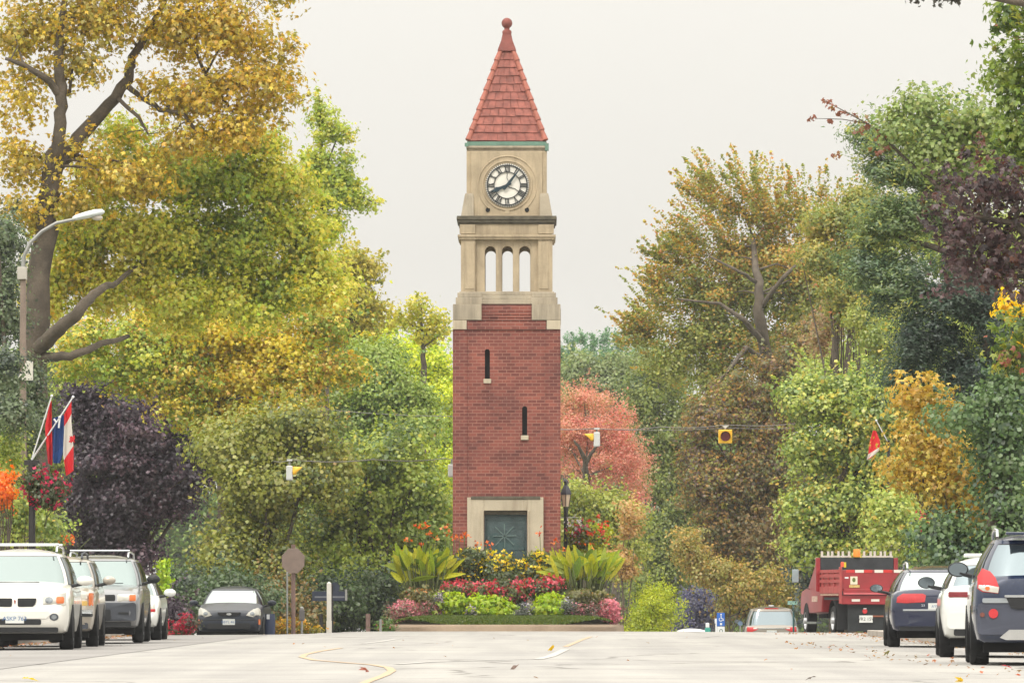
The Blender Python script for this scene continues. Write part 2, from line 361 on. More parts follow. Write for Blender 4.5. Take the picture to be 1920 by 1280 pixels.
sheet('parking_lane', [-9.88, -9.45, -9, -8.55, -8.1, -7.65, -7.2, -6.75, -6.35], [y for y in YR if 30 <= y <= 136], .005, pmat('older_asphalt', (140, 137, 134), .9, .12, .5, 45, .4, dirt=(120, 116, 112), dirtamt=.5))
conc = pmat('pavement_concrete', (168, 160, 150), .9, .15, 1.2, 40, .3, dirt=(120, 104, 86))
def kerb_run(name, x0, x1, ya, yb, h=.13):
    ys = [y for y in YS if ya <= y <= yb]; mb = MB()
    rings = [[(x0, y, ground(x0, y)-.2), (x0, y, ground(x0, y)+h), (x1, y, ground(x0, y)+h), (x1, y, ground(x0, y)-.2)] for y in ys]
    mb.loft(rings); o = mb.build(name, conc, bevel=.015); o['kind'] = 'structure'
kerb_run('kerb', -10.06, -9.9, 30, 137); kerb_run('pavement', -12.4, -10.064, 30, 137, .126)
kerb_run('kerb', 8.1, 8.26, 30, 138); kerb_run('pavement', 8.264, 10.6, 30, 138, .126)
def strip(name, pxs, w, mat, dz=.006):
    pts = []
    for px, py in pxs:
        Y = CH*F/(py-HY); pts.append(Vector((gx(px, Y), Y)))
    q = []
    for i in range(len(pts)-1):
        for k in range(5): q.append(pts[i].lerp(pts[i+1], k/5))
    q.append(pts[-1]); mb = MB(); L_ = []; Rr = []
    for i, p in enumerate(q):
        d = (q[min(i+1, len(q)-1)]-q[max(i-1, 0)]).normalized(); n = Vector((-d.y, d.x))*w/2
        L_.append(p+n); Rr.append(p-n)
    mb.v = [(p.x, p.y, ground(p.x, p.y)+dz) for p in L_]+[(p.x, p.y, ground(p.x, p.y)+dz) for p in Rr]; n = len(q)
    mb.f = [(i, i+1, n+i+1, n+i) for i in range(n-1)]; o = mb.build(name, mat); o['kind'] = 'structure'
yel = pmat('worn_yellow_paint', (186, 158, 126), .8, .1, 5, 60, dirt=(160, 155, 146), dirtamt=.95)
wht = pmat('worn_white_paint', (178, 175, 170), .8, .08, 5, 60, dirt=(162, 158, 152), dirtamt=.95)
strip('yellow_road_line', [(655, 1293), (690, 1277), (722, 1265), (735, 1257), (728, 1251), (700, 1246), (650, 1242), (590, 1237), (566, 1231), (572, 1226), (600, 1220), (640, 1214)], .10, yel)
strip('white_road_line', [(745, 1245), (800, 1241), (920, 1237), (1010, 1235), (1032, 1230), (1060, 1217)], .14, wht)
strip('yellow_road_line', [(1060, 1212), (1090, 1199), (1108, 1193)], .10, yel)
strip('white_road_line', [(680, 1206), (715, 1202), (745, 1197)], .13, wht)
# ================================================================ clock tower
YT = 157.0; TS = F/YT; TX = gx(950, YT); HW = 101/TS
def zt(py): return gz(py, YT)
def xt(px): return (px-950)/TS
brick = brickmat()
stone = pmat('tower_stone', (180, 163, 136), .85, .14, 2.2, 40, .35, dirt=(112, 100, 84), dirtamt=.6, streak=True)
stone2 = pmat('grey_stone', (172, 160, 140), .85, .14, 1.6, 40, .4, dirt=(100, 94, 82), dirtamt=.7, streak=True)
limest = pmat('pale_limestone', (190, 178, 156), .85, .1, 1.5, 40, .3, dirt=(132, 116, 96), dirtamt=.6, streak=True)
moss = pmat('weathered_stone', (96, 90, 76), .9, .3, 6, 40, .5)
void = pmat('dark_recess', (18, 20, 22), .9, .1)
copper = pmat('green_copper', (104, 138, 122), .7, .2, 3, 40, .2, dirt=(70, 90, 70))
tile = pmat('red_roof_tile', (150, 88, 76), .75, .34, 5, 30, .3, dirt=(126, 66, 60), dirtamt=.4)
tile2 = pmat('hip_tile', (164, 98, 82), .75, .18, 5, 30, .3)
iron = pmat('dark_iron', (30, 36, 40), .5, .2, 10, 60)
dial = pmat('opal_glass', (226, 222, 212), .4, .03, 3, 40)
bronze = pmat('bronze_door', (66, 84, 86), .55, .3, 3, 30, .3, dirt=(40, 92, 88), dirtamt=.5)
bronze2 = pmat('bronze_relief', (98, 120, 118), .5, .2, 3, 30)
YC = YT+HW
tower = empty('clock_tower', (TX, YC, 0), 0, 'tall red brick clock tower with stone belfry and red tiled spire on planted island', 'clock tower')
f0 = -HW   # front plane
def holes_wall(mb, x0, x1, z0, z1, y, holes, dep):
    xs = sorted({x0, x1, *[h[0] for h in holes], *[h[1] for h in holes]}); zs = sorted({z0, z1, *[h[2] for h in holes], *[h[3] for h in holes]})
    for i in range(len(xs)-1):
        for j in range(len(zs)-1):
            cx, cz = (xs[i]+xs[i+1])/2, (zs[j]+zs[j+1])/2
            if any(h[0] < cx < h[1] and h[2] < cz < h[3] for h in holes): continue
            mb.add([(xs[i], y, zs[j]), (xs[i+1], y, zs[j]), (xs[i+1], y, zs[j+1]), (xs[i], y, zs[j+1])], [(0, 1, 2, 3)])
    for a, b, c, d in holes:
        mb.add([(a, y, c), (a, y+dep, c), (a, y+dep, d), (a, y, d)], [(0, 1, 2, 3)]); mb.add([(b, y, c), (b, y, d), (b, y+dep, d), (b, y+dep, c)], [(0, 1, 2, 3)])
        mb.add([(a, y, d), (a, y+dep, d), (b, y+dep, d), (b, y, d)], [(0, 1, 2, 3)]); mb.add([(a, y, c), (b, y, c), (b, y+dep, c), (a, y+dep, c)], [(0, 1, 2, 3)])
zb = 0.0; ztop = zt(572)
sl = [(xt(909), xt(918.5), zt(710), zt(654)), (xt(979), xt(988.5), zt(816), zt(761))]
dr = (xt(908), xt(988), zb, zt(957))
shaft = MB()
cx0, cx1 = xt(876), xt(1024)
holes_wall(shaft, cx0, cx1, zb, zt(602), f0+.03, sl+[dr], .28)                       # recessed middle panel
for a, b in ((-HW, cx0), (cx1, HW)):                                                   # corner piers
    shaft.box(a, f0, zb, b, f0+.4, zt(618))
shaft.box(-HW, f0+.4, zb, HW, HW, ztop)                                                # body behind
shaft.box(cx0, f0+.031, zt(617.5), xt(902)+.0, f0+.4, zt(600.3)); shaft.box(xt(997), f0+.031, zt(617.5), cx1, f0+.4, zt(600.3))
shaft.box(cx0+.002, f0-.012, zt(617.5), cx1-.002, f0+.027, zt(602))                      # plain soldier course band
shaft.box(xt(903), f0+.06, zt(602), xt(996.5), f0+.4, ztop-.003)
for k in range(6):                                                                     # stepped brick bands above
    z1 = zt(600-k*5.0); shaft.box(xt(903), f0+.015+.012*k, z1+.004, xt(996.5), f0+.06+.012*k, z1+.052)
bs = shaft.build('brick_shaft', brick, tower)
for i, (a, b, c, d) in enumerate(sl):
    w = MB().box(a, f0+.2, c, b, f0+.3, d).build('slit_window', void, tower)
    m = MB(); cxm = (a+b)/2; r = (b-a)/2      # rounded head
    pts = [(a, d), (a, d-.001)]+[(cxm-r*math.cos(t), d-r+r*math.sin(t)) for t in np.linspace(0, PI, 9)]+[(b, d-.001), (b, d)]
    for k in range(1, len(pts)-2):
        p, q = pts[k], pts[k+1]
        m.add([(p[0], f0+.032, p[1]), (q[0], f0+.032, q[1]), (q[0], f0+.032, d), (p[0], f0+.032, d)], [(0, 1, 2, 3)]) if k > 1 else None
    m.build('window_head', brick, w)
    MB().box(a-.035, f0-.03, c-.125, b+.035, f0+.25, c).build('sill', limest, w, bevel=.008)
sm_ = MB()
for sgn in (-1, 1):
    a, b = sorted((sgn*xt(1050.8), sgn*xt(997))); MB().box(a, f0-.035, zt(600), b, f0+.5, zt(570)).build('corner_block', stone2, tower, bevel=.012)
    a, b = sorted((sgn*xt(1050.8), sgn*xt(1025))); MB().box(a, f0-.035, zt(617.5), b, f0+.5, zt(600)-.004).build('quoin_block', limest, tower, bevel=.012)
    a, b = sorted((sgn*(HW+.02), sgn*(HW-.6))); MB().box(a, HW-.6, zt(600), b, HW+.02, zt(570)).build('corner_block', stone2, tower, bevel=.012)
sm_ = MB()
for h, p0, p1 in ((94, 570, 561), (92, 561, 553), (89, 553, 546)):
    h = h/TS; sm_.box(-h, -h, zt(p0)+.003, h, h, zt(p1))
for s in (-1, 1):
    a, b = sorted((s*95.5/TS, s*45/TS)); sm_.box(a, -96/TS, zt(570)+.004, b, -90/TS, zt(557)); a, b = sorted((s*92.5/TS, s*47/TS)); sm_.box(a, -93.5/TS, zt(557)+.002, b, -88/TS, zt(548))
sm_.build('belfry_base', stone2, tower, bevel=.012)
# belfry: four walls, each with three arched openings
h = 83/TS
def arch_wall(mb, x0, x1, z0, z1, y0, y1, ar, zs, ze):
    xs = [x0]
    for a, b in ar: xs += [a, b]
    xs.append(x1)
    for k in range(0, len(xs), 2): mb.box(xs[k], y0, z0, xs[k+1], y1, z1)
    for a, b in ar:
        mb.box(a+.0005, y0+.001, z0, b-.0005, y1-.001, zs)
        c = (a+b)/2; r = (b-a)/2; n = 10; pts = [(c-r*math.cos(t), ze-r+r*math.sin(t)) for t in np.linspace(0, PI, n+1)]
        for i in range(n):
            p, q = pts[i], pts[i+1]
            mb.add([(p[0], y0+.001, p[1]), (q[0], y0+.001, q[1]), (q[0], y0+.001, z1), (p[0], y0+.001, z1), (p[0], y1-.001, p[1]), (q[0], y1-.001, q[1]), (q[0], y1-.001, z1), (p[0], y1-.001, z1)],
                   [(0, 1, 2, 3), (7, 6, 5, 4), (0, 4, 5, 1)])
ar = [(xt(909), xt(929.5)), (xt(941), xt(961.5)), (xt(973.5), xt(994))]
bel = MB(); arch_wall(bel, xt(892), xt(1011), zt(547), zt(440), -h+.06, -h+.36, ar, zt(545), zt(460))
arch_wall(bel, xt(892), xt(1011), zt(547), zt(440), h-.36, h-.06, ar, zt(545), zt(460))
for sx in (-1, 1):
    a, b = sorted((sx*(h-.06), sx*(h-.36))); bel.box(a, -.5, zt(547), b, .5, zt(440)); 
    for sy in (-1, 1):
        a, b = sorted((sx*86/TS, sx*58.5/TS)); c, d = sorted((sy*86/TS, sy*58.5/TS)); bel.box(a, c, zt(547), b, d, zt(440))
        a, b = sorted((sx*79/TS, sx*60.5/TS)); 
        bel.box(a, min(c, d)-.018 if sy < 0 else max(c, d)-.01, zt(541), b, min(c, d)+.01 if sy < 0 else max(c, d)+.018, zt(452))
bel.box(xt(890), -h+.05, zt(453.5), xt(1013), -h+.10, zt(440))
bel.build('belfry', stone, tower, bevel=.01)
fr = MB()
for hh, p0, p1 in ((90, 448, 444), (92, 444, 439), (86, 439, 419)): fr.box(-hh/TS, -hh/TS, zt(p0)+.002, hh/TS, hh/TS, zt(p1))
for s in (-1, 1):
    a, b = sorted((s*88.5/TS, s*59/TS)); fr.box(a, -89/TS, zt(438)+.004, b, -84/TS, zt(420))
fr.build('frieze', stone, tower, bevel=.01)
co = MB()
for hh, p0, p1 in ((89, 419, 416), (91.5, 416, 411), (94, 411, 406)): co.box(-hh/TS, -hh/TS, zt(p0)+.001, hh/TS, hh/TS, zt(p1))
co.box(-93.5/TS, -93.5/TS, zt(406)+.001, 93.5/TS, 93.5/TS, zt(404))
co.build('cornice', moss, tower, bevel=.01)
st = MB(); hb = 75.5/TS
st.box(-hb, -hb, zt(404)-.02, hb, hb, zt(281))
st.box(-67/TS, -hb-.05, zt(404)-.02, 67/TS, -hb+.02, zt(281)-.003)
clockblock = st.build('clock_stage', stone, tower, bevel=.015)
mo = MB(); cxr, czr = xt(951), zt(346)
ring = [(cxr+55/TS*math.cos(t), -hb-.055, czr+55/TS*math.sin(t)) for t in np.linspace(-.9, PI+.9, 40)]
mo.tube(ring, .022, 6); ring = [(cxr+46/TS*math.cos(t), -hb-.055, czr+46/TS*math.sin(t)) for t in np.linspace(0, 2*PI, 48)]; mo.tube(ring, .028, 6, False)
mo.box(cxr-.06, -hb-.075, zt(400), cxr+.06, -hb-.04, zt(389)); mo.box(-67/TS, -hb-.07, zt(404)-.01, 67/TS, -hb-.045, zt(400.5))
mo.build('stone_moulding', stone, tower, smooth=40)
bu = MB()
for sx in (-1, 1):
    for sy in (-1, 1):
        a, b = sorted((sx*86/TS, sx*62/TS)); c, d = sorted((sy*86/TS, sy*62/TS))
        rr = [[(a, c, zt(404)-.01), (b, c, zt(404)-.01), (b, d, zt(404)-.01), (a, d, zt(404)-.01)]]
        a2, b2 = (a+.10, b) if sx < 0 else (a, b-.10); c2, d2 = (c+.06, d) if sy < 0 else (c, d-.06)
        rr.append([(a2, c2, zt(366)), (b2, c2, zt(366)), (b2, d2, zt(366)), (a2, d2, zt(366))]); rr.append([(a2+.02, c2+.02, zt(361)), (b2-.02, c2+.02, zt(361)), (b2-.02, d2-.02, zt(361)), (a2+.02, d2-.02, zt(361))])
        bu = MB().loft(rr); bu.build('corner_buttress', stone2, tower, bevel=.01)
for px in (914.5, 988):
    MB().lathe([(0, 0), (.062, 0), (.062, .02), (0, .02)], (xt(px), -hb-.068, zt(392)), 'y', 16).build('round_vent', void, tower)
# dial
face = MB().lathe([(0, 0), (.60, 0), (.60, .03), (0, .03)], (cxr, -hb-.085, czr), 'y', 48).build('clock_face', dial, tower)
yy = -hb-.088; rg = MB()
def rring(mb, ra, rb, y0, y1, n=60):
    for k in range(n):
        t0, t1 = 2*PI*k/n, 2*PI*(k+1)/n
        c = [(cxr+r*math.cos(t), y, czr+r*math.sin(t)) for y in (y0, y1) for t in (t0, t1) for r in (ra, rb)]
        mb.add(c, [(0, 1, 3, 2), (4, 6, 7, 5), (1, 5, 7, 3), (0, 2, 6, 4)])
r0_ = MB(); rring(r0_, .355, .375, yy-.03, yy); r0_.build('inner_ring', iron, face); rring(rg, .535, .565, yy-.03, yy)
for k in range(60):
    t = 2*PI*k/60; d = Vector((math.cos(t), 0, math.sin(t))); n = Vector((-math.sin(t), 0, math.cos(t)))
    c = Vector((cxr, yy-.02, czr)); rg.add([c+d*.56+n*.009, c+d*.56-n*.009, c+d*.615-n*.009, c+d*.615+n*.009], [(0, 1, 2, 3)])
rg.build('minute_ring', iron, face)
NUM = ['XII', 'I', 'II', 'III', 'IIII', 'V', 'VI', 'VII', 'VIII', 'IX', 'X', 'XI']
nm = MB()
def bar(mb, p, q, w, y, d=.02):
    p, q = Vector(p), Vector(q); n = Vector((-(q-p).y, (q-p).x)).normalized()*w/2
    poly = [(p+n), (p-n), (q-n), (q+n)]; mb.prism([(v.x, v.y) for v in poly], y-d, y)
for k, s in enumerate(NUM):
    t = PI/2-k*PI/6; r = Vector((math.cos(t), math.sin(t))); tg = Vector((r.y, -r.x))
    wid = {'I': .042, 'V': .085, 'X': .085}; tot = sum(wid[c] for c in s); x = -tot/2
    C = Vector((cxr, czr))
    def pt(u, v): q = C+r*(.372+.165*v)+tg*u; return (q.x, q.y)
    for c in s:
        w = wid[c]
        if c == 'I': bar(nm, pt(x+w/2, 0), pt(x+w/2, 1), .022, yy-.005)
        if c == 'V': bar(nm, pt(x+.012, 1), pt(x+w/2, 0), .022, yy-.006); bar(nm, pt(x+w-.012, 1), pt(x+w/2, 0), .012, yy-.004)
        if c == 'X': bar(nm, pt(x+.012, 1), pt(x+w-.012, 0), .022, yy-.006); bar(nm, pt(x+w-.012, 1), pt(x+.012, 0), .012, yy-.004)
        x += w
    nm.build('numeral', iron, face); nm = MB()
handm = pmat('hand_paint', (30, 52, 62), .45, .15, 6)
def hand(name, ang, poly, y):
    t = PI/2-ang; r = Vector((math.cos(t), math.sin(t))); tg = Vector((r.y, -r.x)); C = Vector((cxr, czr))
    MB().prism([tuple(C+r*v+tg*u) for u, v in poly], y-.02, y).build(name, handm, face)
hand('minute_hand', R(38), [(-.012, .53), (.012, .53), (.035, .2), (.04, 0), (.03, -.16), (-.03, -.16), (-.04, 0), (-.035, .2)], yy-.06)
hand('hour_hand', R(247), [(0, .50), (.03, .40), (.075, .31), (.05, .26), (.04, .2), (.032, 0), (.028, -.12), (-.028, -.12), (-.032, 0), (-.04, .2), (-.05, .26), (-.075, .31), (-.03, .40)], yy-.035)
wr = MB(); wr.tube([(cxr-.0, yy-.012, czr+.36), (cxr-.01, yy-.012, czr+.2), (cxr+.06, yy-.012, czr+.05), (cxr+.02, yy-.012, czr)], .008, 5); wr.tube([(cxr, yy-.012, czr), (cxr+.07, yy-.012, czr-.07), (cxr+.2, yy-.012, czr-.09), (cxr+.31, yy-.012, czr-.17)], .01, 5)
wr.build('support_bracket', iron, face)
# roof
ca = MB()
for hh, p0, p1 in ((70, 284, 279.5), (72.5, 279.5, 275.5), (76, 275.5, 271.5)): ca.box(-hh/TS, -hh/TS, zt(p0)+.001, hh/TS, hh/TS, zt(p1))
ca.build('eaves_moulding', stone2, tower, bevel=.01)
ca = MB().box(-75/TS, -75/TS, zt(271.5)+.001, 75/TS, 75/TS, zt(263.5)); 
ca.box(72/TS, -79/TS, zt(281), 79/TS, -72/TS, zt(267)); ca.box(-79/TS, -79/TS, zt(273), -72/TS, -72/TS, zt(266))
ca.build('copper_gutter', copper, tower, bevel=.01)
spire = MB(); n = 11; pz = np.linspace(263.5, 96, n+1); ph = np.linspace(72/TS, 12/TS, n+1); NB = [6, 6, 5, 5, 5, 4, 4, 3, 3, 2, 1]
for k in range(n):     # courses of overlapping slab tiles
    z0, z1 = gz(pz[k], YC-ph[k]), gz(pz[k+1], YC-ph[k+1]); h0, h1 = ph[k]+.03, ph[k+1]+.004; nt_ = NB[k]+2
    for s in range(4):
        ca_, sa_ = math.cos(s*PI/2), math.sin(s*PI/2)
        off = .5*(k % 2)
        cuts = [max(-1, min(1, -1+2*(i+off)/nt_)) for i in range(-1, nt_+1)]; cuts = sorted(set(cuts+[-1, 1]))
        for i in range(len(cuts)-1):
            a, b = cuts[i], cuts[i+1]; g = .006; jz = random.uniform(-.012, .012); jy = random.uniform(0, .008)
            loc = [(a*h0+g, -h0-jy, z0+jz), (b*h0-g, -h0-jy, z0+jz), (b*h1-g, -h1, z1), (a*h1+g, -h1, z1), (a*h0+g, -h0+.05, z0+jz), (b*h0-g, -h0+.05, z0+jz)]
            spire.add([(x*ca_-y*sa_, x*sa_+y*ca_, z) for x, y, z in loc], [(0, 1, 2, 3), (4, 5, 1, 0), (0, 3, 4), (1, 5, 2)])
spire.loft([[(-70/TS, -70/TS, zt(263)), (70/TS, -70/TS, zt(263)), (70/TS, 70/TS, zt(263)), (-70/TS, 70/TS, zt(263))], [(-10/TS, -10/TS, zt(90)), (10/TS, -10/TS, zt(90)), (10/TS, 10/TS, zt(90)), (-10/TS, 10/TS, zt(90))]])
sp = spire.build('tiled_spire', tile, tower)
for sx in (-1, 1):
    for sy in (-1, 1):
        hipt = MB()
        for k in range(9):
            a, b = k/9, (k+1.12)/9; za, zb_ = gz(263+a*(96-263), YC-(72+a*(12-72))/TS), gz(263+b*(96-263), YC-(72+b*(12-72))/TS); ha, hb_ = (72+a*(12-72))/TS, (72+b*(12-72))/TS
            hipt.tube([(sx*(ha+.01), sy*(ha+.01), za), (sx*hb_, sy*hb_, zb_)], [.085, .062], 8)
        hipt.build('hip_ridge', tile2, sp, smooth=50)
zc_ = lambda p: gz(p, YC)
fi = MB(); q = [(17.5, 97), (17, 94), (11, 78), (8.5, 66)]
fi.loft([[(-a/TS, -a/TS, zc_(b)), (a/TS, -a/TS, zc_(b)), (a/TS, a/TS, zc_(b)), (-a/TS, a/TS, zc_(b))] for a, b in q])
fi.lathe([(0, zc_(66)), (8/TS, zc_(66)), (9/TS, zc_(61)), (8/TS, zc_(58)), (5/TS, zc_(56)), (5/TS, zc_(53)), (0, zc_(53))], n=20)
fi.sphere((0, 0, zc_(44)), 10.2/TS, 20, 14)
fi.build('ball_finial', pmat('finial_terracotta', (136, 76, 68), .8, .2, 4, 40, .2), sp, smooth=35)
# doorway
ds = MB(); yo = f0-.05
ds.box(xt(876), yo, zb, xt(907.5), f0+.05, zt(932)); ds.box(xt(988.5), yo, zb, xt(1019), f0+.05, zt(932)); ds.box(xt(907.5)+.001, yo+.002, zt(957)+.001, xt(988.5)-.001, f0+.05, zt(936))
ds.box(xt(902), yo-.03, zb, xt(906), yo+.01, zt(957)); ds.box(xt(989.5), yo-.03, zb, xt(993), yo+.01, zt(957))
sur = ds.build('door_surround', limest, tower, bevel=.012)
MB().box(xt(883), f0-.07, zt(936)+.002, xt(1013), f0+.02, zt(930)).build('mossy_lintel_cap', moss, tower, bevel=.012)
door = MB().box(dr[0], f0+.16, zb, dr[1], f0+.24, dr[3]).build('bronze_door', bronze, tower)
orn = MB(); oc = (xt(946), zt(1004))
for k in range(4):
    t = PI/4*k+.02; rr = .36 if k % 2 else .33; bar(orn, (oc[0]-rr*math.cos(t), oc[1]-rr*math.sin(t)), (oc[0]+rr*math.cos(t), oc[1]+rr*math.sin(t)), .03, f0+.159, .02)
orn.build('star_ornament', bronze2, door)
pn = MB()
for a, b, c, d in ((dr[0]+.06, dr[1]-.06, zt(1031), zt(1030)), (dr[0]+.06, dr[1]-.06, zt(975), zt(974)), (dr[0]+.06, dr[0]+.085, zt(1031), zt(975)), (dr[1]-.085, dr[1]-.06, zt(1031), zt(975))):
    pn.box(a, f0+.145, c, b, f0+.159, d+.02)
pn.build('panel_frame', bronze, door)
pn = MB().box(dr[0], f0+.06, dr[3]-.10, dr[1], f0+.159, dr[3]-.002).build('door_head', moss, door)
# ================================================================ planted island
IX = gx(944, 152); IW = 3.28
def outline(inset, n=64):
    pts = []; w = IW-inset; y0, y1 = 151.6+inset, 164-inset; cy = (y0+y1)/2; hy = (y1-y0)/2
    for k in range(n):
        t = 2*PI*k/n; c, s = math.cos(t), math.sin(t); pts.append((IX+w*math.copysign(abs(c)**.42, c), cy+hy*math.copysign(abs(s)**.42, s)))
    return pts
kb = MB(); rings = []
for ins, z in ((0, -.7), (.0, .10), (.05, .165), (.17, .17), (.18, .02)): rings.append([(x, y, z) for x, y in outline(ins)])
kb.loft(rings, cap=False)
ok = kb.build('island_kerb', pmat('kerb_stone', (150, 132, 112), .9, .2, .8, 30, .4, dirt=(108, 86, 70), dirtamt=.7), smooth=40); ok['kind'] = 'structure'
mb = MB(); rings = []
for ins, z in ((.175, .14), (.4, .25), (.8, .33), (1.5, .38), (3.0, .4)): rings.append([(x, y, z) for x, y in outline(ins)])
mb.loft(rings); o = mb.build('island_soil', pmat('soil', (66, 56, 40), .95, .3, 3, 30, .6), smooth=1); o['kind'] = 'structure'
gp = []; rng = np.random.default_rng(5)
while len(gp) < 42000:
    x = rng.uniform(IX-3.15, IX+3.15); y = rng.uniform(151.75, 153.2) if rng.random() < .7 else rng.uniform(151.75, 156); ins = y-151.6
    q = abs((x-IX)/(IW-.18))**4.76+abs((y-157.8)/(6.2-.18))**4.76
    if q < 1: gp.append((x, y, float(np.interp(min(ins, IW-abs(x-IX)), (.17, .4, .8, 1.5), (.15, .26, .34, .39)))+.015))
gp = np.array(gp)
leaf_mesh('island_grass', gp, .05+.04*rng.random(len(gp)), palette([(3, (78, 98, 36)), (3, (98, 118, 42)), (1, (128, 130, 60))], len(gp), rng.random(len(gp)), .12), 'ln', -.6, -2.5)['kind'] = 'stuff'
# ================================================================ planting on the island and by the kerbs
def surf(blobs, Y, n, rng, front=.75):
    out = []
    A = np.array([b[2]*b[3] for b in blobs], float); A /= A.sum()
    for b, k in zip(blobs, rng.multinomial(n, A)):
        y = Y+(b[4].get('dy', 0) if len(b) > 4 else 0); s = F/y
        d = rng.normal(size=(k, 3)); d[:, 1] -= front; d[:, 2] += .25; d /= np.linalg.norm(d, axis=1)[:, None]
        r = np.array([b[2]/s, min(b[2], b[3])*1.05/s+.05, b[3]/s]); out.append(np.array(at(b[0], b[1], y))+d*r*(.95+.12*rng.random((k, 1))))
    return np.concatenate(out)
def plant(name, label, Y, blobs, pal, leaf=.07, flowers=None, seed=1, bz=None, dens=160, per=16, rc=.13, tpl='rh', cat='plant', group=None, tr=.018, nbr=12, updir=.6, droop=.3, shell=.35, jit=.14, depth=1.0):
    def ex(root, rng):
        if not flowers: return
        for fl in (flowers if isinstance(flowers, list) else [flowers]):
            fpal, cnt, fs, knot = fl[:4]; fb = fl[4] if len(fl) > 4 else blobs
            c = surf(fb, Y, cnt, rng); m = max(1, knot); idx = np.repeat(np.arange(cnt), m)
            P = c[idx]+rng.normal(size=(cnt*m, 3))*fs*.55*(m > 1)
            u = np.clip(rng.random(cnt)[idx]*.7+rng.random(cnt*m)*.3, 0, 1)
            leaf_mesh('blossom', P-np.array(root.location), fs*(.7+.6*rng.random(len(P))), palette(fpal, len(P), u, .1, rng), 'fl', .2, 0, parent=root, rng=rng)
    return tree(name, label, Y, blobs, pal, leaf, dens, per, rc, tpl, seed=seed, group=group, cat=cat, tr=tr, nbr=nbr, updir=updir, droop=droop, shell=shell, jit=jit, trunkname='stem', crownname='foliage', extra=ex, bz=bz, sprig=0, barkm=pmat('green_stem', (88, 96, 50), .8, .2), depth=depth)
GI = .3
G = 'flowering plants in the island bed'
pinkp = [(3, (228, 150, 160)), (3, (236, 172, 180)), (1, (200, 112, 134))]
plant('pink_flower_mound', 'dense round mound of pale pink flowers at the far left end of the island bed', 153.6, [(762, 1148, 29, 20), (782, 1152, 22, 15)], [(1, (120, 96, 86)), (1, (124, 124, 84))], .05, (pinkp, 620, .07, 2), 3, GI-.1, group=G)
plant('pink_flower_mound', 'smaller pink flower clump with dark leaves beside the left lime vine', 153.4, [(806, 1143, 20, 14), (822, 1150, 12, 10)], [(2, (100, 96, 70)), (1, (128, 86, 76))], .05, (pinkp, 90, .06, 2), 4, GI-.08, group=G)
plant('pink_flower_mound', 'loose pink and bronze flower clump below the right canna', 153.5, [(1078, 1145, 20, 16), (1104, 1146, 22, 16)], [(2, (100, 92, 70)), (1, (140, 98, 82))], .05, (pinkp, 90, .055, 2), 5, GI-.08, group=G)
plant('pink_flower_mound', 'bright pale pink flower mound at the far right end of the island bed', 153.6, [(1141, 1146, 19, 22), (1152, 1156, 11, 12)], [(1, (126, 98, 88)), (1, (124, 124, 84))], .05, (pinkp, 520, .07, 2), 6, GI-.1, group=G)
cole = [(2, (158, 106, 74)), (2, (120, 118, 66)), (1, (196, 142, 84)), (1, (164, 156, 80))]
plant('coleus_plant', 'bronze and green leafy clump under the left canna', 154.0, [(790, 1118, 40, 17), (815, 1124, 28, 14)], cole, .09, None, 7, GI, tpl='mp', group=G)
plant('coleus_plant', 'bronze leafy clump under the right canna', 154.0, [(1090, 1118, 34, 15), (1120, 1124, 24, 18)], cole, .09, None, 8, GI, tpl='mp', group=G)
dk = [(3, (74, 90, 56)), (3, (92, 106, 62)), (1, (124, 134, 66))]
yfl = [(3, (240, 212, 40)), (2, (244, 222, 70)), (1, (236, 184, 44))]
plant('yellow_daisy_bush', 'dark leafy bush dotted with yellow flowers left of the bronze door', 155.6, [(880, 1062, 40, 30), (868, 1085, 30, 20)], dk, .09, [(yfl, 110, .10, 3), ([(1, (150, 160, 40))], 26, .09, 2, [(880, 1050, 38, 20)])], 9, GI, dens=130, per=24, rc=.16, group=G)
plant('yellow_daisy_bush', 'dark leafy bush of yellow flowers directly before the bronze door', 155.6, [(932, 1066, 36, 29), (930, 1088, 34, 18)], dk, .09, [(yfl, 100, .10, 3), ([(1, (150, 160, 40))], 24, .09, 2, [(932, 1050, 32, 18)])], 10, GI, dens=130, per=24, rc=.16, group=G)
plant('yellow_daisy_bush', 'dark leafy bush of yellow flowers touching the right canna', 155.6, [(1008, 1058, 36, 25), (1006, 1078, 36, 20)], dk, .09, [(yfl, 110, .10, 3), ([(1, (156, 164, 44))], 30, .09, 2, [(1008, 1046, 34, 16)])], 11, GI, dens=130, per=24, rc=.16, group=G)
red = [(3, (222, 98, 112)), (2, (232, 124, 134)), (1, (200, 76, 94))]
for i, (lb, bl, n) in enumerate((('coral pink begonia clump above the left lime vine', [(862, 1104, 30, 13), (835, 1108, 12, 10)], 62), ('coral pink begonia clump between the left and middle lime vines', [(912, 1106, 26, 16)], 60), ('coral pink begonia clump above the right lime vine', [(978, 1104, 28, 20), (955, 1116, 16, 14)], 78), ('coral pink begonia clump reaching under the right canna', [(1032, 1095, 24, 15)], 52))):
    plant('begonia_clump', lb, 154.6, bl, [(2, (104, 84, 64)), (2, (104, 114, 66)), (1, (140, 82, 76))], .075, (red, n, .085, 4), 20+i, GI, group=G, dens=150)
lime = [(3, (160, 186, 30)), (3, (178, 200, 44)), (2, (126, 156, 28)), (1, (196, 206, 84))]
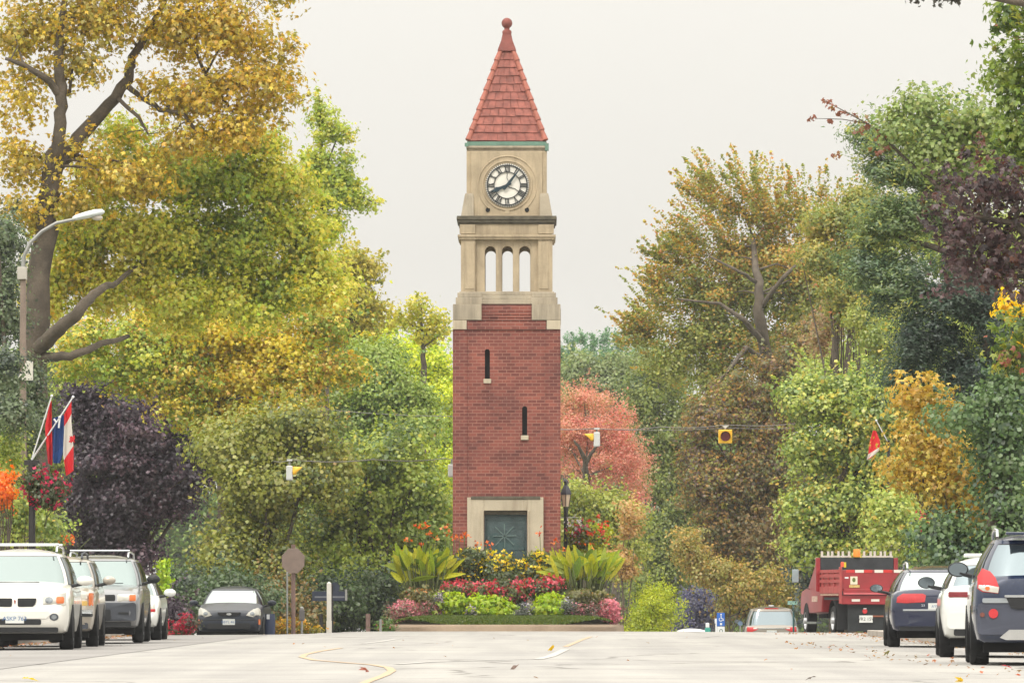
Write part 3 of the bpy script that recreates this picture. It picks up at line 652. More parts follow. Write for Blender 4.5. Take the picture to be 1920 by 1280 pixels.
for i, (lb, bl) in enumerate((('lime green trailing vine with darker lower leaves, left of three', [(848, 1134, 26, 18), (850, 1146, 22, 14, {'t': .25})], ), ('largest lime green trailing vine in the middle of the bed front', [(922, 1140, 42, 22), (900, 1146, 22, 18), (945, 1146, 22, 16)]), ('upright lime green trailing vine right of the white petunias', [(1028, 1134, 27, 27), (1010, 1146, 18, 14)]))):
    plant('lime_vine', lb, 153.4, bl, lime, .115, None, 30+i, GI-.12, dens=120, per=12, rc=.16, tpl='mp', group=G, droop=.7)
pet = [(3, (222, 214, 220)), (1, (150, 130, 168)), (1, (200, 160, 180))]
for i, (lb, bl) in enumerate((('white and mauve petunias beside the middle lime vine', [(884, 1146, 11, 12)]), ('white and purple petunias left of the upright lime vine', [(986, 1146, 14, 15), (975, 1152, 10, 8)]), ('white petunias just right of the upright lime vine', [(1064, 1136, 11, 17)]), ('white petunias above the left lime vine edge', [(824, 1122, 7, 9)]))):
    plant('petunia_clump', lb, 153.2, bl, [(1, (66, 76, 56)), (1, (90, 96, 84))], .05, (pet, 44, .055, 2), 40+i, GI-.1, group=G, nbr=5)
plant('foliage_clump', 'dark mixed foliage filling the middle of the island bed', 155.0, [(870, 1118, 44, 26), (940, 1112, 60, 26), (1020, 1112, 50, 26), (800, 1128, 40, 18), (1095, 1132, 44, 18)], [(2, (84, 94, 60)), (1, (104, 112, 66)), (1, (110, 84, 66))], .08, None, 50, GI, group=G)
# cannas: broad upright blades, each leaf a folded lance
def blade(mb, base, tip, w, bend, seg=7):
    base, tip = Vector(base), Vector(tip); ax = tip-base; side = ax.cross(Vector((0, -1, .15))).normalized(); n = side.cross(ax).normalized()
    tw = Matrix.Rotation(random.uniform(-.9, .9), 3, ax.normalized()); side = tw @ side; n = tw @ n
    L_ = []; M_ = []; R_ = []
    for i in range(seg+1):
        t = i/seg; c = base+ax*t+bend*(t*t)-n*.0
        ww = w*(math.sin(PI*min(1, t*.93+.04))**.75)*(1-.15*t)
        L_.append(c-side*ww+n*ww*.35); M_.append(c); R_.append(c+side*ww+n*ww*.35)
    for i in range(seg):
        mb.add([L_[i], M_[i], M_[i+1], L_[i+1]], [(0, 1, 2, 3)]); mb.add([M_[i], R_[i], R_[i+1], M_[i+1]], [(0, 1, 2, 3)])
def cannamat():
    m, nt, N, L = nodes('canna_leaf'); out = N('ShaderNodeOutputMaterial'); a = N('ShaderNodeAttribute'); a.attribute_name = 'lc'
    uv = N('ShaderNodeTexCoord'); w = N('ShaderNodeTexNoise'); w.inputs['Scale'].default_value = 22; L(uv.outputs['Object'], w.inputs['Vector'])
    r = N('ShaderNodeValToRGB'); r.color_ramp.elements[0].position = .35; r.color_ramp.elements[1].position = .65; r.color_ramp.elements[0].color = (.72, .74, .7, 1); L(w.outputs[0], r.inputs[0])
    mx = N('ShaderNodeMix'); mx.data_type = 'RGBA'; mx.blend_type = 'MULTIPLY'; mx.inputs[0].default_value = 1; L(a.outputs['Color'], mx.inputs[6]); L(r.outputs[0], mx.inputs[7])
    b = N('ShaderNodeBsdfPrincipled'); b.inputs['Roughness'].default_value = .4; L(mx.outputs[2], b.inputs['Base Color'])
    t = N('ShaderNodeBsdfTranslucent'); L(mx.outputs[2], t.inputs[0]); ms = N('ShaderNodeMixShader'); ms.inputs[0].default_value = .4
    L(b.outputs[0], ms.inputs[1]); L(t.outputs[0], ms.inputs[2]); L(ms.outputs[0], out.inputs[0]); return m
CAN = cannamat()
def canna(label, px, pyb, Y, spread, top, nl, flw, seed):
    random.seed(seed); rng = np.random.default_rng(seed); s = F/Y
    root = empty('canna_lily', (gx(px, Y), Y, GI), 0, label, 'plant', G); o = root.location
    st = MB(); cols = []; mb = MB()
    for k in range(nl):
        a = random.uniform(-1, 1); bx = px+a*spread*.46+random.uniform(-4, 4); dy = random.uniform(-.5, .5)
        z0 = random.uniform(pyb-46, pyb-6); L_ = random.uniform(26, 64)
        if random.random() < .22: ang = random.choice((-1, 1))*random.uniform(.9, 1.3); L_ *= .85
        else: ang = a*.42+random.uniform(-.34, .34)
        bs_ = at(bx, z0, Y+dy)-o
        tp = at(bx+math.sin(ang)*L_, max(top+random.uniform(0, 30), z0-math.cos(ang)*L_), Y+dy+random.uniform(-.25, .15))-o
        n0 = len(mb.f); w = random.uniform(5, 8.5)/s
        blade(mb, bs_, tp, w, Vector((math.sin(ang)*.08, -.05, -.06*abs(math.sin(ang))-.02)))
        pal = random.choice([(206, 206, 44), (190, 200, 46), (158, 180, 50), (214, 208, 70), (122, 150, 50), (180, 194, 90)])
        cols += [np.array(lin(pal))*random.uniform(.8, 1.12)]*(len(mb.f)-n0)
        st.tube([at(px+a*spread*.3, pyb+30, Y+dy)-o, bs_+(tp-bs_)*.15], .014, 5)
    ob = mb.build('foliage', CAN, root); at_ = ob.data.attributes.new('lc', 'FLOAT_COLOR', 'FACE')
    c = np.ones((len(mb.f), 4), dtype=np.float32); c[:, :3] = np.array(cols); at_.data.foreach_set('color', c.ravel())
    P = []
    for fx, fy in flw:
        p = at(fx, fy, Y+random.uniform(-.3, .3))-o; st.tube([at(fx+random.uniform(-6, 6), pyb-20, Y)-o, p+Vector((0, 0, .05))], .010, 5)
        for j in range(7): P.append(np.array(p)+rng.normal(size=3)*np.array([.055, .05, .05]))
    st.build('stem', pmat('green_stem', (88, 96, 50), .8, .2), root, smooth=1)
    P = np.array(P); leaf_mesh('blossom', P, .075+.05*rng.random(len(P)), palette([(3, (232, 124, 70)), (2, (236, 148, 86)), (1, (214, 96, 60))], len(P), rng.random(len(P)), .1, rng), 'fl', .2, 0, parent=root, rng=rng)
canna('tall yellow green canna with orange flowers at the left of the tower door', 795, 1098, 155.2, 92, 1014, 135, [(783, 988), (800, 985), (806, 1000), (762, 1012), (792, 1022), (818, 1010), (834, 988), (842, 1000), (852, 1006), (755, 1038), (862, 1008), (870, 1004), (895, 1020), (912, 1022), (872, 1000)], 61)
canna('tall yellow green canna with paler broad blades at the right of the tower', 1092, 1098, 155.2, 98, 1016, 140, [(1012, 998), (1042, 1016), (1106, 1022), (1060, 1030), (1112, 1048)], 62)
# ================================================================ vehicles
def paint(name, rgb, metal=.35, rough=.32): return pmat(name, rgb, rough, .04, 1.5, 200, 0, metal, .8)
tyre_m = pmat('tyre_rubber', (30, 31, 33), .85, .2, 8, 40, .3); rim_m = pmat('alloy_rim', (150, 152, 154), .35, .1, 6, 40, 0, .8)
blk = pmat('black_plastic', (26, 28, 31), .6, .15, 6, 60); dgrey = pmat('dark_grey_plastic', (62, 66, 74), .65, .15, 6, 60); chrome = pmat('chrome_trim', (205, 208, 210), .2, .05, 5, 40, 0, .9)
under_m = pmat('underbody', (14, 15, 17), .9, .2, 4, 30)
winf = glassmat('windscreen_glass', (178, 192, 190), (44, 54, 56), .5); wind = glassmat('side_glass', (150, 165, 168), (16, 20, 22), .32); winr = glassmat('rear_glass', (176, 190, 196), (50, 60, 68), .5)
lampc = pmat('clear_lamp', (212, 210, 200), .15, .08, 12, 60, 0, .3, .8); lampd = pmat('lamp_reflector', (150, 156, 160), .15, .2, 14, 60, 0, .6, .6)
amber = pmat('amber_lens', (214, 112, 52), .25, .08, 8, 40, 0, 0, .8); redl = pmat('red_lens', (196, 40, 46), .22, .1, 8, 40, 0, 0, .8); dredl = pmat('dark_red_lens', (130, 30, 40), .22, .1, 8, 40, 0, 0, .8)
platem = pmat('licence_plate', (214, 216, 212), .5, .04, 8, 40); blu = pmat('plate_blue', (70, 110, 160), .6, .1); blkink = pmat('plate_black', (40, 40, 44), .6, .1); whtink = pmat('white_lettering', (220, 222, 224), .4, .03)
def rrect(x0, z0, x1, z1, r=.03, n=4):
    r = min(r, abs(x1-x0)/2.01, abs(z1-z0)/2.01); o = []
    for cx, cz, a in ((x1-r, z1-r, 0), (x0+r, z1-r, PI/2), (x0+r, z0+r, PI), (x1-r, z0+r, 3*PI/2)):
        for k in range(n+1): t = a+PI/2*k/n; o.append((cx+r*math.cos(t), cz+r*math.sin(t)))
    return o
def ellipse(cx, cz, rx, rz, n=18): return [(cx+rx*math.cos(2*PI*k/n), cz+rz*math.sin(2*PI*k/n)) for k in range(n)]
class Car:
    def __init__(s, name, label, cat, X, Y, yaw, L, W, H, paintm, near='front', hood=(.93, 1.08), cowl=1.25, belt=1.08, gh=None, roof_w=.74, low=.27, tyre=.34, tw=.22, axles=(.85, 3.4), n=5.5, group='vehicles parked along the street', z=None, rear=None, nosew=None, rims=rim_m):
        s.L, s.W, s.H = L, W, H; s.near = near; s.off = 0 if near == 'front' else -L; hw = W/2; s.hw = hw
        zz = ground(X, Y) if z is None else z
        s.root = empty(name, (X, Y, zz), yaw+(PI if near == 'rear' else 0), label, cat, group)
        hf, hr = hood
        st = [(0, .76, .44, hf-.28), (.04, .84, .38, hf-.17), (.12, .92, .32, hf-.06), (.24, .96, .29, hf), (.65, .985, low, hf+.6*(hr-hf)), (cowl, 1, low, hr), (L*.5, 1, low, belt), (L-.55, 1, low, belt+.02)]
        st += rear or [(L-.22, .985, .29, belt+.02), (L-.09, .955, .32, belt), (L-.03, .92, .38, belt-.06), (L, .86, .46, belt-.16)]
        if nosew: st[0] = (0, nosew[0], nosew[1], nosew[2])
        ys = np.array([q[0] for q in st]); yi = np.unique(np.concatenate([ys, np.linspace(0, .7, 10), np.linspace(.7, L-.6, 12), np.linspace(L-.6, L, 9)]))
        A = [np.interp(yi, ys, [q[k] for q in st]) for k in (1, 2, 3)]
        rings = []
        for y, w, zb, zt_ in zip(yi, *A):
            w = w*hw; h = zt_-zb
            half = [(0, zt_+.035), (.45*w, zt_+.028), (.74*w, zt_+.008), (.88*w, zt_-.02), (.955*w, zt_-.07*min(1, h*2)), (.985*w, zt_-.14*min(1, h*2)), (w, zb+.55*h), (.992*w, zb+.36*h), (.975*w, zb+.2*h), (.94*w, zb+.05*h), (.86*w, zb)]
            rings.append([(x, y+s.off, z) for x, z in half]+[(-x, y+s.off, z) for x, z in half[:0:-1]])
        b = MB().loft(rings)
        yfb, yfr, yrr, yrb = gh; wb = hw*.955; wr = hw*roof_w; zb = belt-.06; zr = H-.10
        def ringp(th, v):
            c, si = math.cos(th), math.sin(th); e = 2/n
            if v <= 1: w = wb+(wr-wb)*v-.035*math.sin(PI*v)*-1; yf = yfb+(yfr-yfb)*v; yr = yrb+(yrr-yrb)*v; z = zb+(zr-zb)*v
            else: k = v-1; w = wr*(1-k*.98)-0; yf = yfr+(yrr-yfr)*.5*k*.98; yr = yrr-(yrr-yfr)*.5*k*.98; z = zr+.10*(1-(1-k)**2.4)
            x = w*math.copysign(abs(c)**e, c); yy = (yf+yr)/2+(yr-yf)/2*math.copysign(abs(si)**e, si)
            return Vector((x, yy+s.off, z))
        s.ringp = ringp; m = 56
        th = [2*PI*(k+.5)/m for k in range(m)]
        b.loft([[ringp(t, v) for t in th] for v in (0, .25, .5, .75, .92, 1, 1.06, 1.15, 1.35, 1.65, 1.95)])
        s.pf = {}; s.bvh = BVHTree.FromPolygons([Vector(v) for v in b.v], [list(f) for f in b.f])
        s.body = b.build('body', paintm, s.root, smooth=38)
        MB().box(-hw*.84, .25+s.off, .17, hw*.84, L-.25+s.off, .36).build('underbody', under_m, s.root)
        s.wheels(tyre, tw, axles, rims)
    def wheels(s, r, tw, axles, rims):
        for y in axles:
            for sx in (-1, 1):
                xo = sx*(s.hw+.012); c = (0, y+s.off, r)
                al = MB(); n = 20     # arch lining and lip
                pts = [(y+s.off+(r+.07)*math.cos(t), r+(r+.07)*math.sin(t)) for t in np.linspace(-.35, PI+.35, n)]
                al.v = [(sx*(s.hw+.004), a, max(b, .2)) for a, b in pts]+[(sx*(s.hw-.12), a, max(b, .2)) for a, b in pts]
                al.f = [tuple(range(n))]+[(k, k+1, n+k+1, n+k) for k in range(n-1)]
                al.build('wheel_arch', under_m, s.root)
                w = empty('wheel', (sx*(s.hw+.012), y+s.off, r)); w.parent = s.root
                pr = [(r*.64, 0), (r*.68, -.012), (r*.93, -.004), (r*.985, -.03), (r, -.05), (r, -tw+.05), (r*.985, -tw+.03), (r*.93, -tw), (r*.6, -tw)]
                MB().lathe([(a, sx*h) for a, h in pr], (0, 0, 0), 'x', 28).build('tyre', tyre_m, w, smooth=40)
                rm = MB().lathe([(0, -sx*.06), (r*.6, -sx*.07), (r*.62, -sx*.02), (r*.655, -sx*.008), (r*.655, -sx*.1)], (0, 0, 0), 'x', 28)
                for k in range(6):
                    t = 2*PI*k/6; d = Vector((0, math.cos(t), math.sin(t))); p = Vector((0, -math.sin(t), math.cos(t))); xx = Vector((-sx*.02, 0, 0)); xb = Vector((-sx*.06, 0, 0))
                    rm.add([p*.04+xx, -p*.04+xx, d*r*.63-p*.05+xx, d*r*.63+p*.05+xx, p*.04+xb, -p*.04+xb, d*r*.63-p*.05+xb, d*r*.63+p*.05+xb], [(0, 1, 2, 3), (0, 3, 7, 4), (1, 5, 6, 2)])
                rm.build('rim', rims, w, smooth=35)
    def panel(s, name, poly, mat, side='front', out=.008, parent=None, label=None, inner=None):
        d = 1 if side == 'front' else -1; y0 = s.off-.5 if side == 'front' else s.off+s.L+.5
        cx = sum(p[0] for p in poly)/len(poly); cz = sum(p[1] for p in poly)/len(poly)
        def hit(x, z):
            h = s.bvh.ray_cast(Vector((x, y0, z)), Vector((0, d, 0)))
            return h[0].y-d*out if h[0] is not None and abs(h[0].y-y0) < 2.4 else None
        rings = [[(cx+(x-cx)*k, cz+(z-cz)*k) for x, z in poly] for k in (1, .96, .7, .35)]; mb = MB(); n = len(poly)
        z0, z1 = min(p[1] for p in poly), max(p[1] for p in poly)
        if parent is not None and parent.name in s.pf: z0, z1, po, tl = s.pf[parent.name]
        else: po, tl = out, (.25 if name in ('headlight', 'tail_light') else 0)
        def yx(x):     # the proudest point of the body over the panel's height: the panel is a flush, upright facet
            hs = [hit(x, z0+(z1-z0)*q) for q in (0, .2, .4, .6, .8)]; hs = [h for h in hs if h is not None]
            return None if not hs else (min(hs) if d > 0 else max(hs))
        Yc = yx(cx); Yc = Yc if Yc is not None else y0+d*.6; vs = []
        for j, rg_ in enumerate(rings):
            for x, z in rg_:
                h = yx(x); vs.append([x, (Yc if h is None else h)+d*tl*max(0, (z-z0)-.08), z])
        top = [tuple(v) for v in vs]+[(cx, Yc+d*tl*max(0, (cz-z0)-.08), cz)]
        fs = []
        for j in range(3):
            for k in range(n): fs.append((j*n+k, j*n+(k+1) % n, (j+1)*n+(k+1) % n, (j+1)*n+k))
        fs += [(3*n+k, 3*n+(k+1) % n, 4*n) for k in range(n)]
        base = len(top); top += [(vs[k][0], vs[k][1]+d*(out+.16), vs[k][2]) for k in range(n)]
        fs += [(k, base+k, base+(k+1) % n, (k+1) % n) for k in range(n)]
        mb.add(top, fs); o = mb.build(name, mat, parent or s.root, smooth=30, label=label); s.pf[o.name] = (z0, z1, out, tl); return o
    def glass(s, name, t0, t1, v0, v1, mat, out=.006, parent=None, seal=True):
        def grid(a, b, c, d, o, nm, mt, par):
            mb = MB(); nu, nv = 14, 6; pts = []
            for j in range(nv+1):
                for i in range(nu+1):
                    t = R(a+(b-a)*i/nu); v = c+(d-c)*j/nv; p = s.ringp(t, v); q = s.ringp(t+.01, v); r = s.ringp(t, v+.01)
                    nn = (q-p).cross(r-p); nn = nn.normalized() if nn.length > 0 else Vector((0, 0, 1)); pts.append(p+nn*o)
            mb.v = [tuple(p) for p in pts]; mb.f = [(j*(nu+1)+i, j*(nu+1)+i+1, (j+1)*(nu+1)+i+1, (j+1)*(nu+1)+i) for j in range(nv) for i in range(nu)]
            return mb.build(nm, mt, par, smooth=1)
        g = grid(t0, t1, v0, v1, out, name, mat, parent or s.root)
        if seal: grid(t0-1.2, t1+1.2, v0-.025, v1+.025, out-.003, 'window_seal', blk, g)
        return g
    def sides(s, split=-4):
        for a in (0, 180):
            sg = 1 if a == 0 else -1
            s.glass('side_window', a-34*1, a+(split if sg > 0 else -split)-2, .12, .9, wind); s.glass('side_window', a+(split if sg > 0 else -split)+2, a+33, .12, .9, wind)
    def mirrors(s, y, z, mat, rear=False, r=(.13, .07, .085), out=.16):
        for sx in (-1, 1):
            c = Vector((sx*(s.hw+out), y+s.off, z)); m = MB(); m.sphere(c, 1, 14, 10, *r)
            for i, v in enumerate(m.v): # flatten the glass side
                if v[1] > c.y+.02: m.v[i] = (v[0], c.y+.02, v[2])
            o = m.build('side_mirror', mat, s.root, smooth=50)
            MB().tube([(sx*(s.hw*.93), y+s.off, z-.09), (c.x-sx*.02, c.y, z-.05)], .028, 6).build('mirror_arm', blk, o)
            MB().lathe([(0, 0), (r[0]*.86, 0)], (0, 0, 0), 'y', 18).build('mirror_glass', winr, o, loc=(c.x, c.y+.024, c.z)).scale = (1, 1, r[2]/r[0])
    def rails(s, y0, y1, x, mat, cross=()):
        for sx in (-1, 1):
            z = s.H-.035; pts = [(sx*x, y0+s.off, z-.03), (sx*x, y0+.12+s.off, z+.06), (sx*x, (y0+y1)/2+s.off, z+.085), (sx*x, y1-.12+s.off, z+.06), (sx*x, y1+s.off, z-.03)]
            MB().tube(pts, .020, 8).build('roof_rail', mat, s.root, smooth=50)
        for y in cross: MB().tube([(-x-.02, y+s.off, s.H+.075), (x+.02, y+s.off, s.H+.075)], .017, 8).build('roof_crossbar', mat, s.root)
    def plate(s, z0, z1, txt, side='front', x=0, w=.31, ink=None, mat=None):
        d = -1 if side == 'front' else 1; y0 = s.off-.5 if side == 'front' else s.off+s.L+.5
        hs = [s.bvh.ray_cast(Vector((x+q, y0, z)), Vector((0, -d, 0)))[0] for q in (-w/2, 0, w/2) for z in (z0, z1)]
        ys = [h.y for h in hs if h is not None]; y = (min(ys) if d < 0 else max(ys))+d*.012
        a, b = sorted((y, y+d*.012)); p = MB().box(x-w/2, a, z0, x+w/2, b, z1).build('licence_plate', mat or platem, s.root, bevel=.004)
        text('plate_number', txt, (z1-z0)*.62, (x, y+d*.0135, (z0+z1)/2-.004), (PI/2, 0, 0 if d < 0 else PI), ink or blu, p, .0015)
        return p
PW = 'vehicles parked along the left kerb facing the camera'; PR = 'vehicles parked along the right kerb facing away'
# ---- white SUV, front left
c = Car('parked_suv', 'white SUV with two black grille openings, nearest of the left parked row', 'suv', -8.66, 95.0, R(1.9), 4.7, 1.86, 1.72, paint('white_paint', (226, 224, 216), .1), hood=(.96, 1.13), cowl=1.3, belt=1.10, gh=(1.15, 1.95, 4.35, 4.62), roof_w=.72, axles=(.92, 3.72), tyre=.35, tw=.235, group=PW)
c.glass('windscreen', -90-42, -90+42, .08, .93, winf); c.sides(); c.mirrors(1.75, 1.17, c.body.data.materials[0], r=(.15, .08, .085))
c.rails(1.95, 4.3, .60, chrome, (2.35, 3.6))
for sx in (-1, 1):
    c.panel('grille', [(sx*x, z) for x, z in ((.05, .745), (.07, .73), (.30, .735), (.335, .77), (.36, .86), (.35, .875), (.06, .875), (.045, .86))], blk)
    h = c.panel('headlight', [(sx*x, z) for x, z in ((.47, .77), (.47, .90), (.55, .92), (.75, .955), (.84, .965), (.85, .76), (.80, .745))], lampc)
    c.panel('headlamp_reflector', ellipse(sx*.57, .84, .065, .055), lampd, out=.014, parent=h); c.panel('turn_signal', rrect(min(sx*.69, sx*.82), .785, max(sx*.69, sx*.82), .90, .03), amber, out=.014, parent=h)
    f = c.panel('fog_light', ellipse(sx*.655, .56, .075, .06), dgrey); c.panel('fog_lens', ellipse(sx*.655, .56, .045, .04), lampd, out=.014, parent=f)
c.panel('nose_emblem', [(0, .77), (.016, .83), (0, .855), (-.016, .83)], pmat('emblem_red', (150, 70, 60), .3, .1), out=.014)
c.panel('lower_intake', rrect(-.44, .43, .44, .525, .03), blk); c.panel('bumper_recess', [(-.6, .60), (-.56, .655), (.56, .655), (.6, .60), (.52, .535), (-.52, .535)], c.body.data.materials[0], out=.016)
c.panel('lower_valance', rrect(-.72, .30, .72, .395, .03), blk, out=.012); c.plate(.455, .615, 'ASKP 763')
MB().box(-.60, 1.11, 1.135, .35, 1.13, 1.15).build('wiper', blk, c.root)
# ---- older beige SUV
bp = paint('beige_paint', (168, 160, 148), .35)
c = Car('parked_suv', 'older beige boxy SUV with stacked headlights, behind the white SUV', 'suv', -8.70, 101.4, R(1.8), 4.5, 1.80, 1.66, bp, hood=(1.0, 1.1), cowl=1.5, belt=1.1, gh=(1.45, 1.95, 4.3, 4.46), roof_w=.78, axles=(.8, 3.4), tyre=.35, group=PW, n=7)
c.glass('windscreen', -132, -48, .08, .93, winf); c.sides(); c.mirrors(1.8, 1.2, bp, r=(.12, .07, .08)); c.rails(1.9, 4.2, .56, dgrey)
for sx in (-1, 1):
    h = c.panel('headlight', rrect(min(sx*.52, sx*.75), .86, max(sx*.52, sx*.75), .965, .02), lampc); c.panel('turn_signal', rrect(min(sx*.77, sx*.85), .74, max(sx*.77, sx*.85), .97, .015), amber)
    c.panel('parking_lamp', rrect(min(sx*.52, sx*.75), .745, max(sx*.52, sx*.75), .83, .02), pmat('amber_parking', (206, 170, 96), .3, .1))
c.panel('grille', rrect(-.48, .74, .48, .96, .02), dgrey); c.panel('bumper_bar', rrect(-.84, .60, .84, .68, .03), chrome, out=.06); c.panel('bumper_strip', rrect(-.84, .545, .84, .605, .02), blk, out=.055)
c.panel('lower_valance', rrect(-.76, .33, .76, .44, .03), dgrey, out=.012)
# ---- grey and white SUV with dark bumper and roof rack
gp_ = paint('silver_paint', (128, 129, 131), .45)
c = Car('parked_suv', 'silver SUV with dark grey lower bumper and roof rack, third in the left row', 'suv', -8.37, 108.4, R(1.2), 4.4, 1.80, 1.70, gp_, hood=(.98, 1.1), cowl=1.25, belt=1.1, gh=(1.15, 1.75, 4.1, 4.36), roof_w=.75, axles=(.8, 3.42), tyre=.35, group=PW, n=6, z=.0)
c.glass('windscreen', -132, -48, .08, .93, winf); c.sides(); c.mirrors(1.55, 1.22, blk, r=(.13, .07, .085)); c.rails(1.75, 4.0, .56, chrome, (2.0,))
bmp = c.panel('bumper', rrect(-.80, .42, .80, .77, .06), dgrey, out=.03)
for sx in (-1, 1):
    h = c.panel('headlight', rrect(min(sx*.44, sx*.80), .79, max(sx*.44, sx*.80), .93, .03), lampc); c.panel('turn_signal', rrect(min(sx*.67, sx*.79), .80, max(sx*.67, sx*.79), .92, .02), amber, out=.014, parent=h)
    c.panel('bumper_slot', rrect(min(sx*.46, sx*.66), .55, max(sx*.46, sx*.66), .585, .015), blk, out=.036, parent=bmp)
c.panel('grille', rrect(-.40, .80, .40, .92, .03), blk); c.panel('lower_intake', rrect(-.32, .44, .32, .64, .03), blk, out=.036, parent=bmp); c.panel('lower_valance', rrect(-.7, .31, .7, .41, .03), blk, out=.014)
MB().box(.05, 1.07, 1.135, .5, 1.09, 1.15).build('wiper', blk, c.root)
# ---- small white car
wp = paint('white_car_paint', (222, 224, 220), .1)
c = Car('parked_car', 'small white car half hidden at the far end of the left row', 'car', -8.68, 118.5, R(1), 4.3, 1.76, 1.45, wp, hood=(.74, .95), cowl=1.0, belt=.96, gh=(.9, 1.8, 3.3, 4.0), roof_w=.66, axles=(.85, 3.45), tyre=.31, group=PW)
c.glass('windscreen', -132, -48, .08, .93, winf); c.sides(); c.mirrors(1.45, 1.0, wp)
for sx in (-1, 1): c.panel('headlight', [(sx*x, z) for x, z in ((.5, .60), (.52, .69), (.78, .78), (.8, .66))], lampc); c.panel('side_marker', rrect(min(sx*.70, sx*.80), .60, max(sx*.70, sx*.80), .66, .01), redl, out=.014); c.panel('fog_recess', rrect(min(sx*.55, sx*.72), .36, max(sx*.55, sx*.72), .43, .02), blk)
c.panel('grille', rrect(-.35, .56, .35, .65, .03), blk); c.panel('lower_intake', rrect(-.42, .33, .42, .42, .03), blk)
# ---- dark blue hatchback facing us
dp = pmat('dark_blue_paint', (24, 32, 46), .35, .04, 1.5, 200, 0, .05, .2, .35)
c = Car('parked_car', 'dark blue hatchback facing the road with pale windscreen and oval badge', 'car', gx(429, 145.5), 145.5, R(-1.2), 4.0, 1.70, 1.46, dp, hood=(.80, 1.0), cowl=.95, belt=.97, gh=(.85, 1.62, 3.2, 3.85), roof_w=.70, axles=(.75, 3.2), tyre=.3, tw=.19, group='vehicles parked beyond the crest', z=-.27)
c.glass('windscreen', -133, -47, .06, .93, glassmat('bright_windscreen', (206, 216, 214), (60, 74, 76), .6)); c.sides(); c.mirrors(1.4, 1.02, dp, r=(.12, .07, .075))
for sx in (-1, 1):
    h = c.panel('headlight', [(sx*x, z) for x, z in ((.44, .70), (.50, .78), (.62, .86), (.74, .90), (.79, .86), (.80, .70), (.62, .655))], lampc); c.panel('headlamp_reflector', ellipse(sx*.6, .745, .06, .05), lampd, out=.014, parent=h)
    c.panel('side_marker', rrect(min(sx*.755, sx*.80), .47, max(sx*.755, sx*.80), .60, .01), amber, out=.014)
g = c.panel('grille', [(-.30, .78), (.30, .78), (.24, .70), (.16, .68), (-.16, .68), (-.24, .70)], blk); c.panel('badge', ellipse(0, .735, .065, .03), chrome, out=.016, parent=g)
c.panel('lower_intake', rrect(-.55, .36, .55, .5, .05), blk); c.plate(.46, .61, 'BBYL 461'); c.panel('bumper_line', rrect(-.72, .575, .72, .60, .01), blk, out=.01)
MB().tube([(.56, 1.7, 1.44), (.60, 1.8, 1.66)], .008, 5).build('aerial', blk, c.root)
# ---- dark blue SUV, nearest right
np_ = paint('navy_paint', (26, 40, 68), .15, .24)
c = Car('parked_suv', 'dark blue SUV with silver lower rear bumper, nearest on the right', 'suv', 6.50, 72.2, R(-3.2), 4.55, 1.86, 1.70, np_, near='rear', hood=(.95, 1.1), cowl=1.25, belt=1.12, gh=(1.15, 1.9, 4.2, 4.5), roof_w=.70, axles=(.9, 3.62), tyre=.35, tw=.245, group=PR, n=5.5,
        rear=[(4.55-.22, .985, .29, 1.14), (4.55-.09, .955, .30, 1.12), (4.55-.03, .92, .33, 1.08), (4.55, .87, .36, .98)])
c.glass('rear_window', 90-39, 90+39, .10, .88, winr); c.sides(); c.mirrors(1.5, 1.24, blk, r=(.14, .07, .10), out=.12); c.rails(1.9, 4.15, .60, chrome)
MB().box(-.5, -.42, 1.665, .5, -.12, 1.70).build('roof_spoiler', np_, c.root, bevel=.012)
for sx in (-1, 1):
    t = c.panel('tail_light', [(sx*x, z) for x, z in ((.60, .92), (.585, .99), (.63, 1.12), (.70, 1.20), (.80, 1.24), (.86, 1.14), (.86, .98), (.80, .94))], redl, 'rear', .016)
    c.panel('reversing_lamp', [(sx*x, z) for x, z in ((.60, .925), (.59, 1.00), (.70, 1.02), (.845, 1.03), (.85, .99), (.79, .95))], lampc, 'rear', .022, parent=t); c.panel('turn_signal', ellipse(sx*.735, .985, .03, .028), amber, 'rear', .028, parent=t)
    c.panel('reflector', ellipse(sx*.66, .665, .06, .06), redl, 'rear', .045); c.panel('marker_dot', ellipse(sx*.80, .65, .03, .03), pmat('faded_marker', (120, 70, 60), .5), 'rear', .04)
bm2 = c.panel('bumper', rrect(-.86, .40, .86, .80, .06), pmat('bumper_plastic', (66, 70, 84), .5, .1, 4, 60), 'rear', .03)
c.panel('bumper_step', rrect(-.80, .80, .80, .86, .02), pmat('bumper_step', (150, 156, 160), .35, .1), 'rear', .045, parent=bm2)
c.panel('plate_recess', [(-.50, .87), (.50, .87), (.44, .74), (.36, .72), (-.36, .72), (-.44, .74)], blk, 'rear', .05, parent=bm2)
c.panel('chrome_strip', rrect(-.52, .87, .52, .90, .012), chrome, 'rear', .06); c.panel('skid_plate', [(-.58, .36), (-.46, .46), (.46, .46), (.58, .36), (.5, .33), (-.5, .33)], pmat('silver_skid', (190, 190, 188), .35, .1, 4, 60, 0, .5), 'rear', .055, parent=bm2)
c.plate(.735, .865, 'BDRM 218', 'rear')
text('rear_lettering', 'SATURN', .062, (-.02, .02, .955), (PI/2, 0, PI), whtink, c.root, .002, 'CENTER', 2.0)
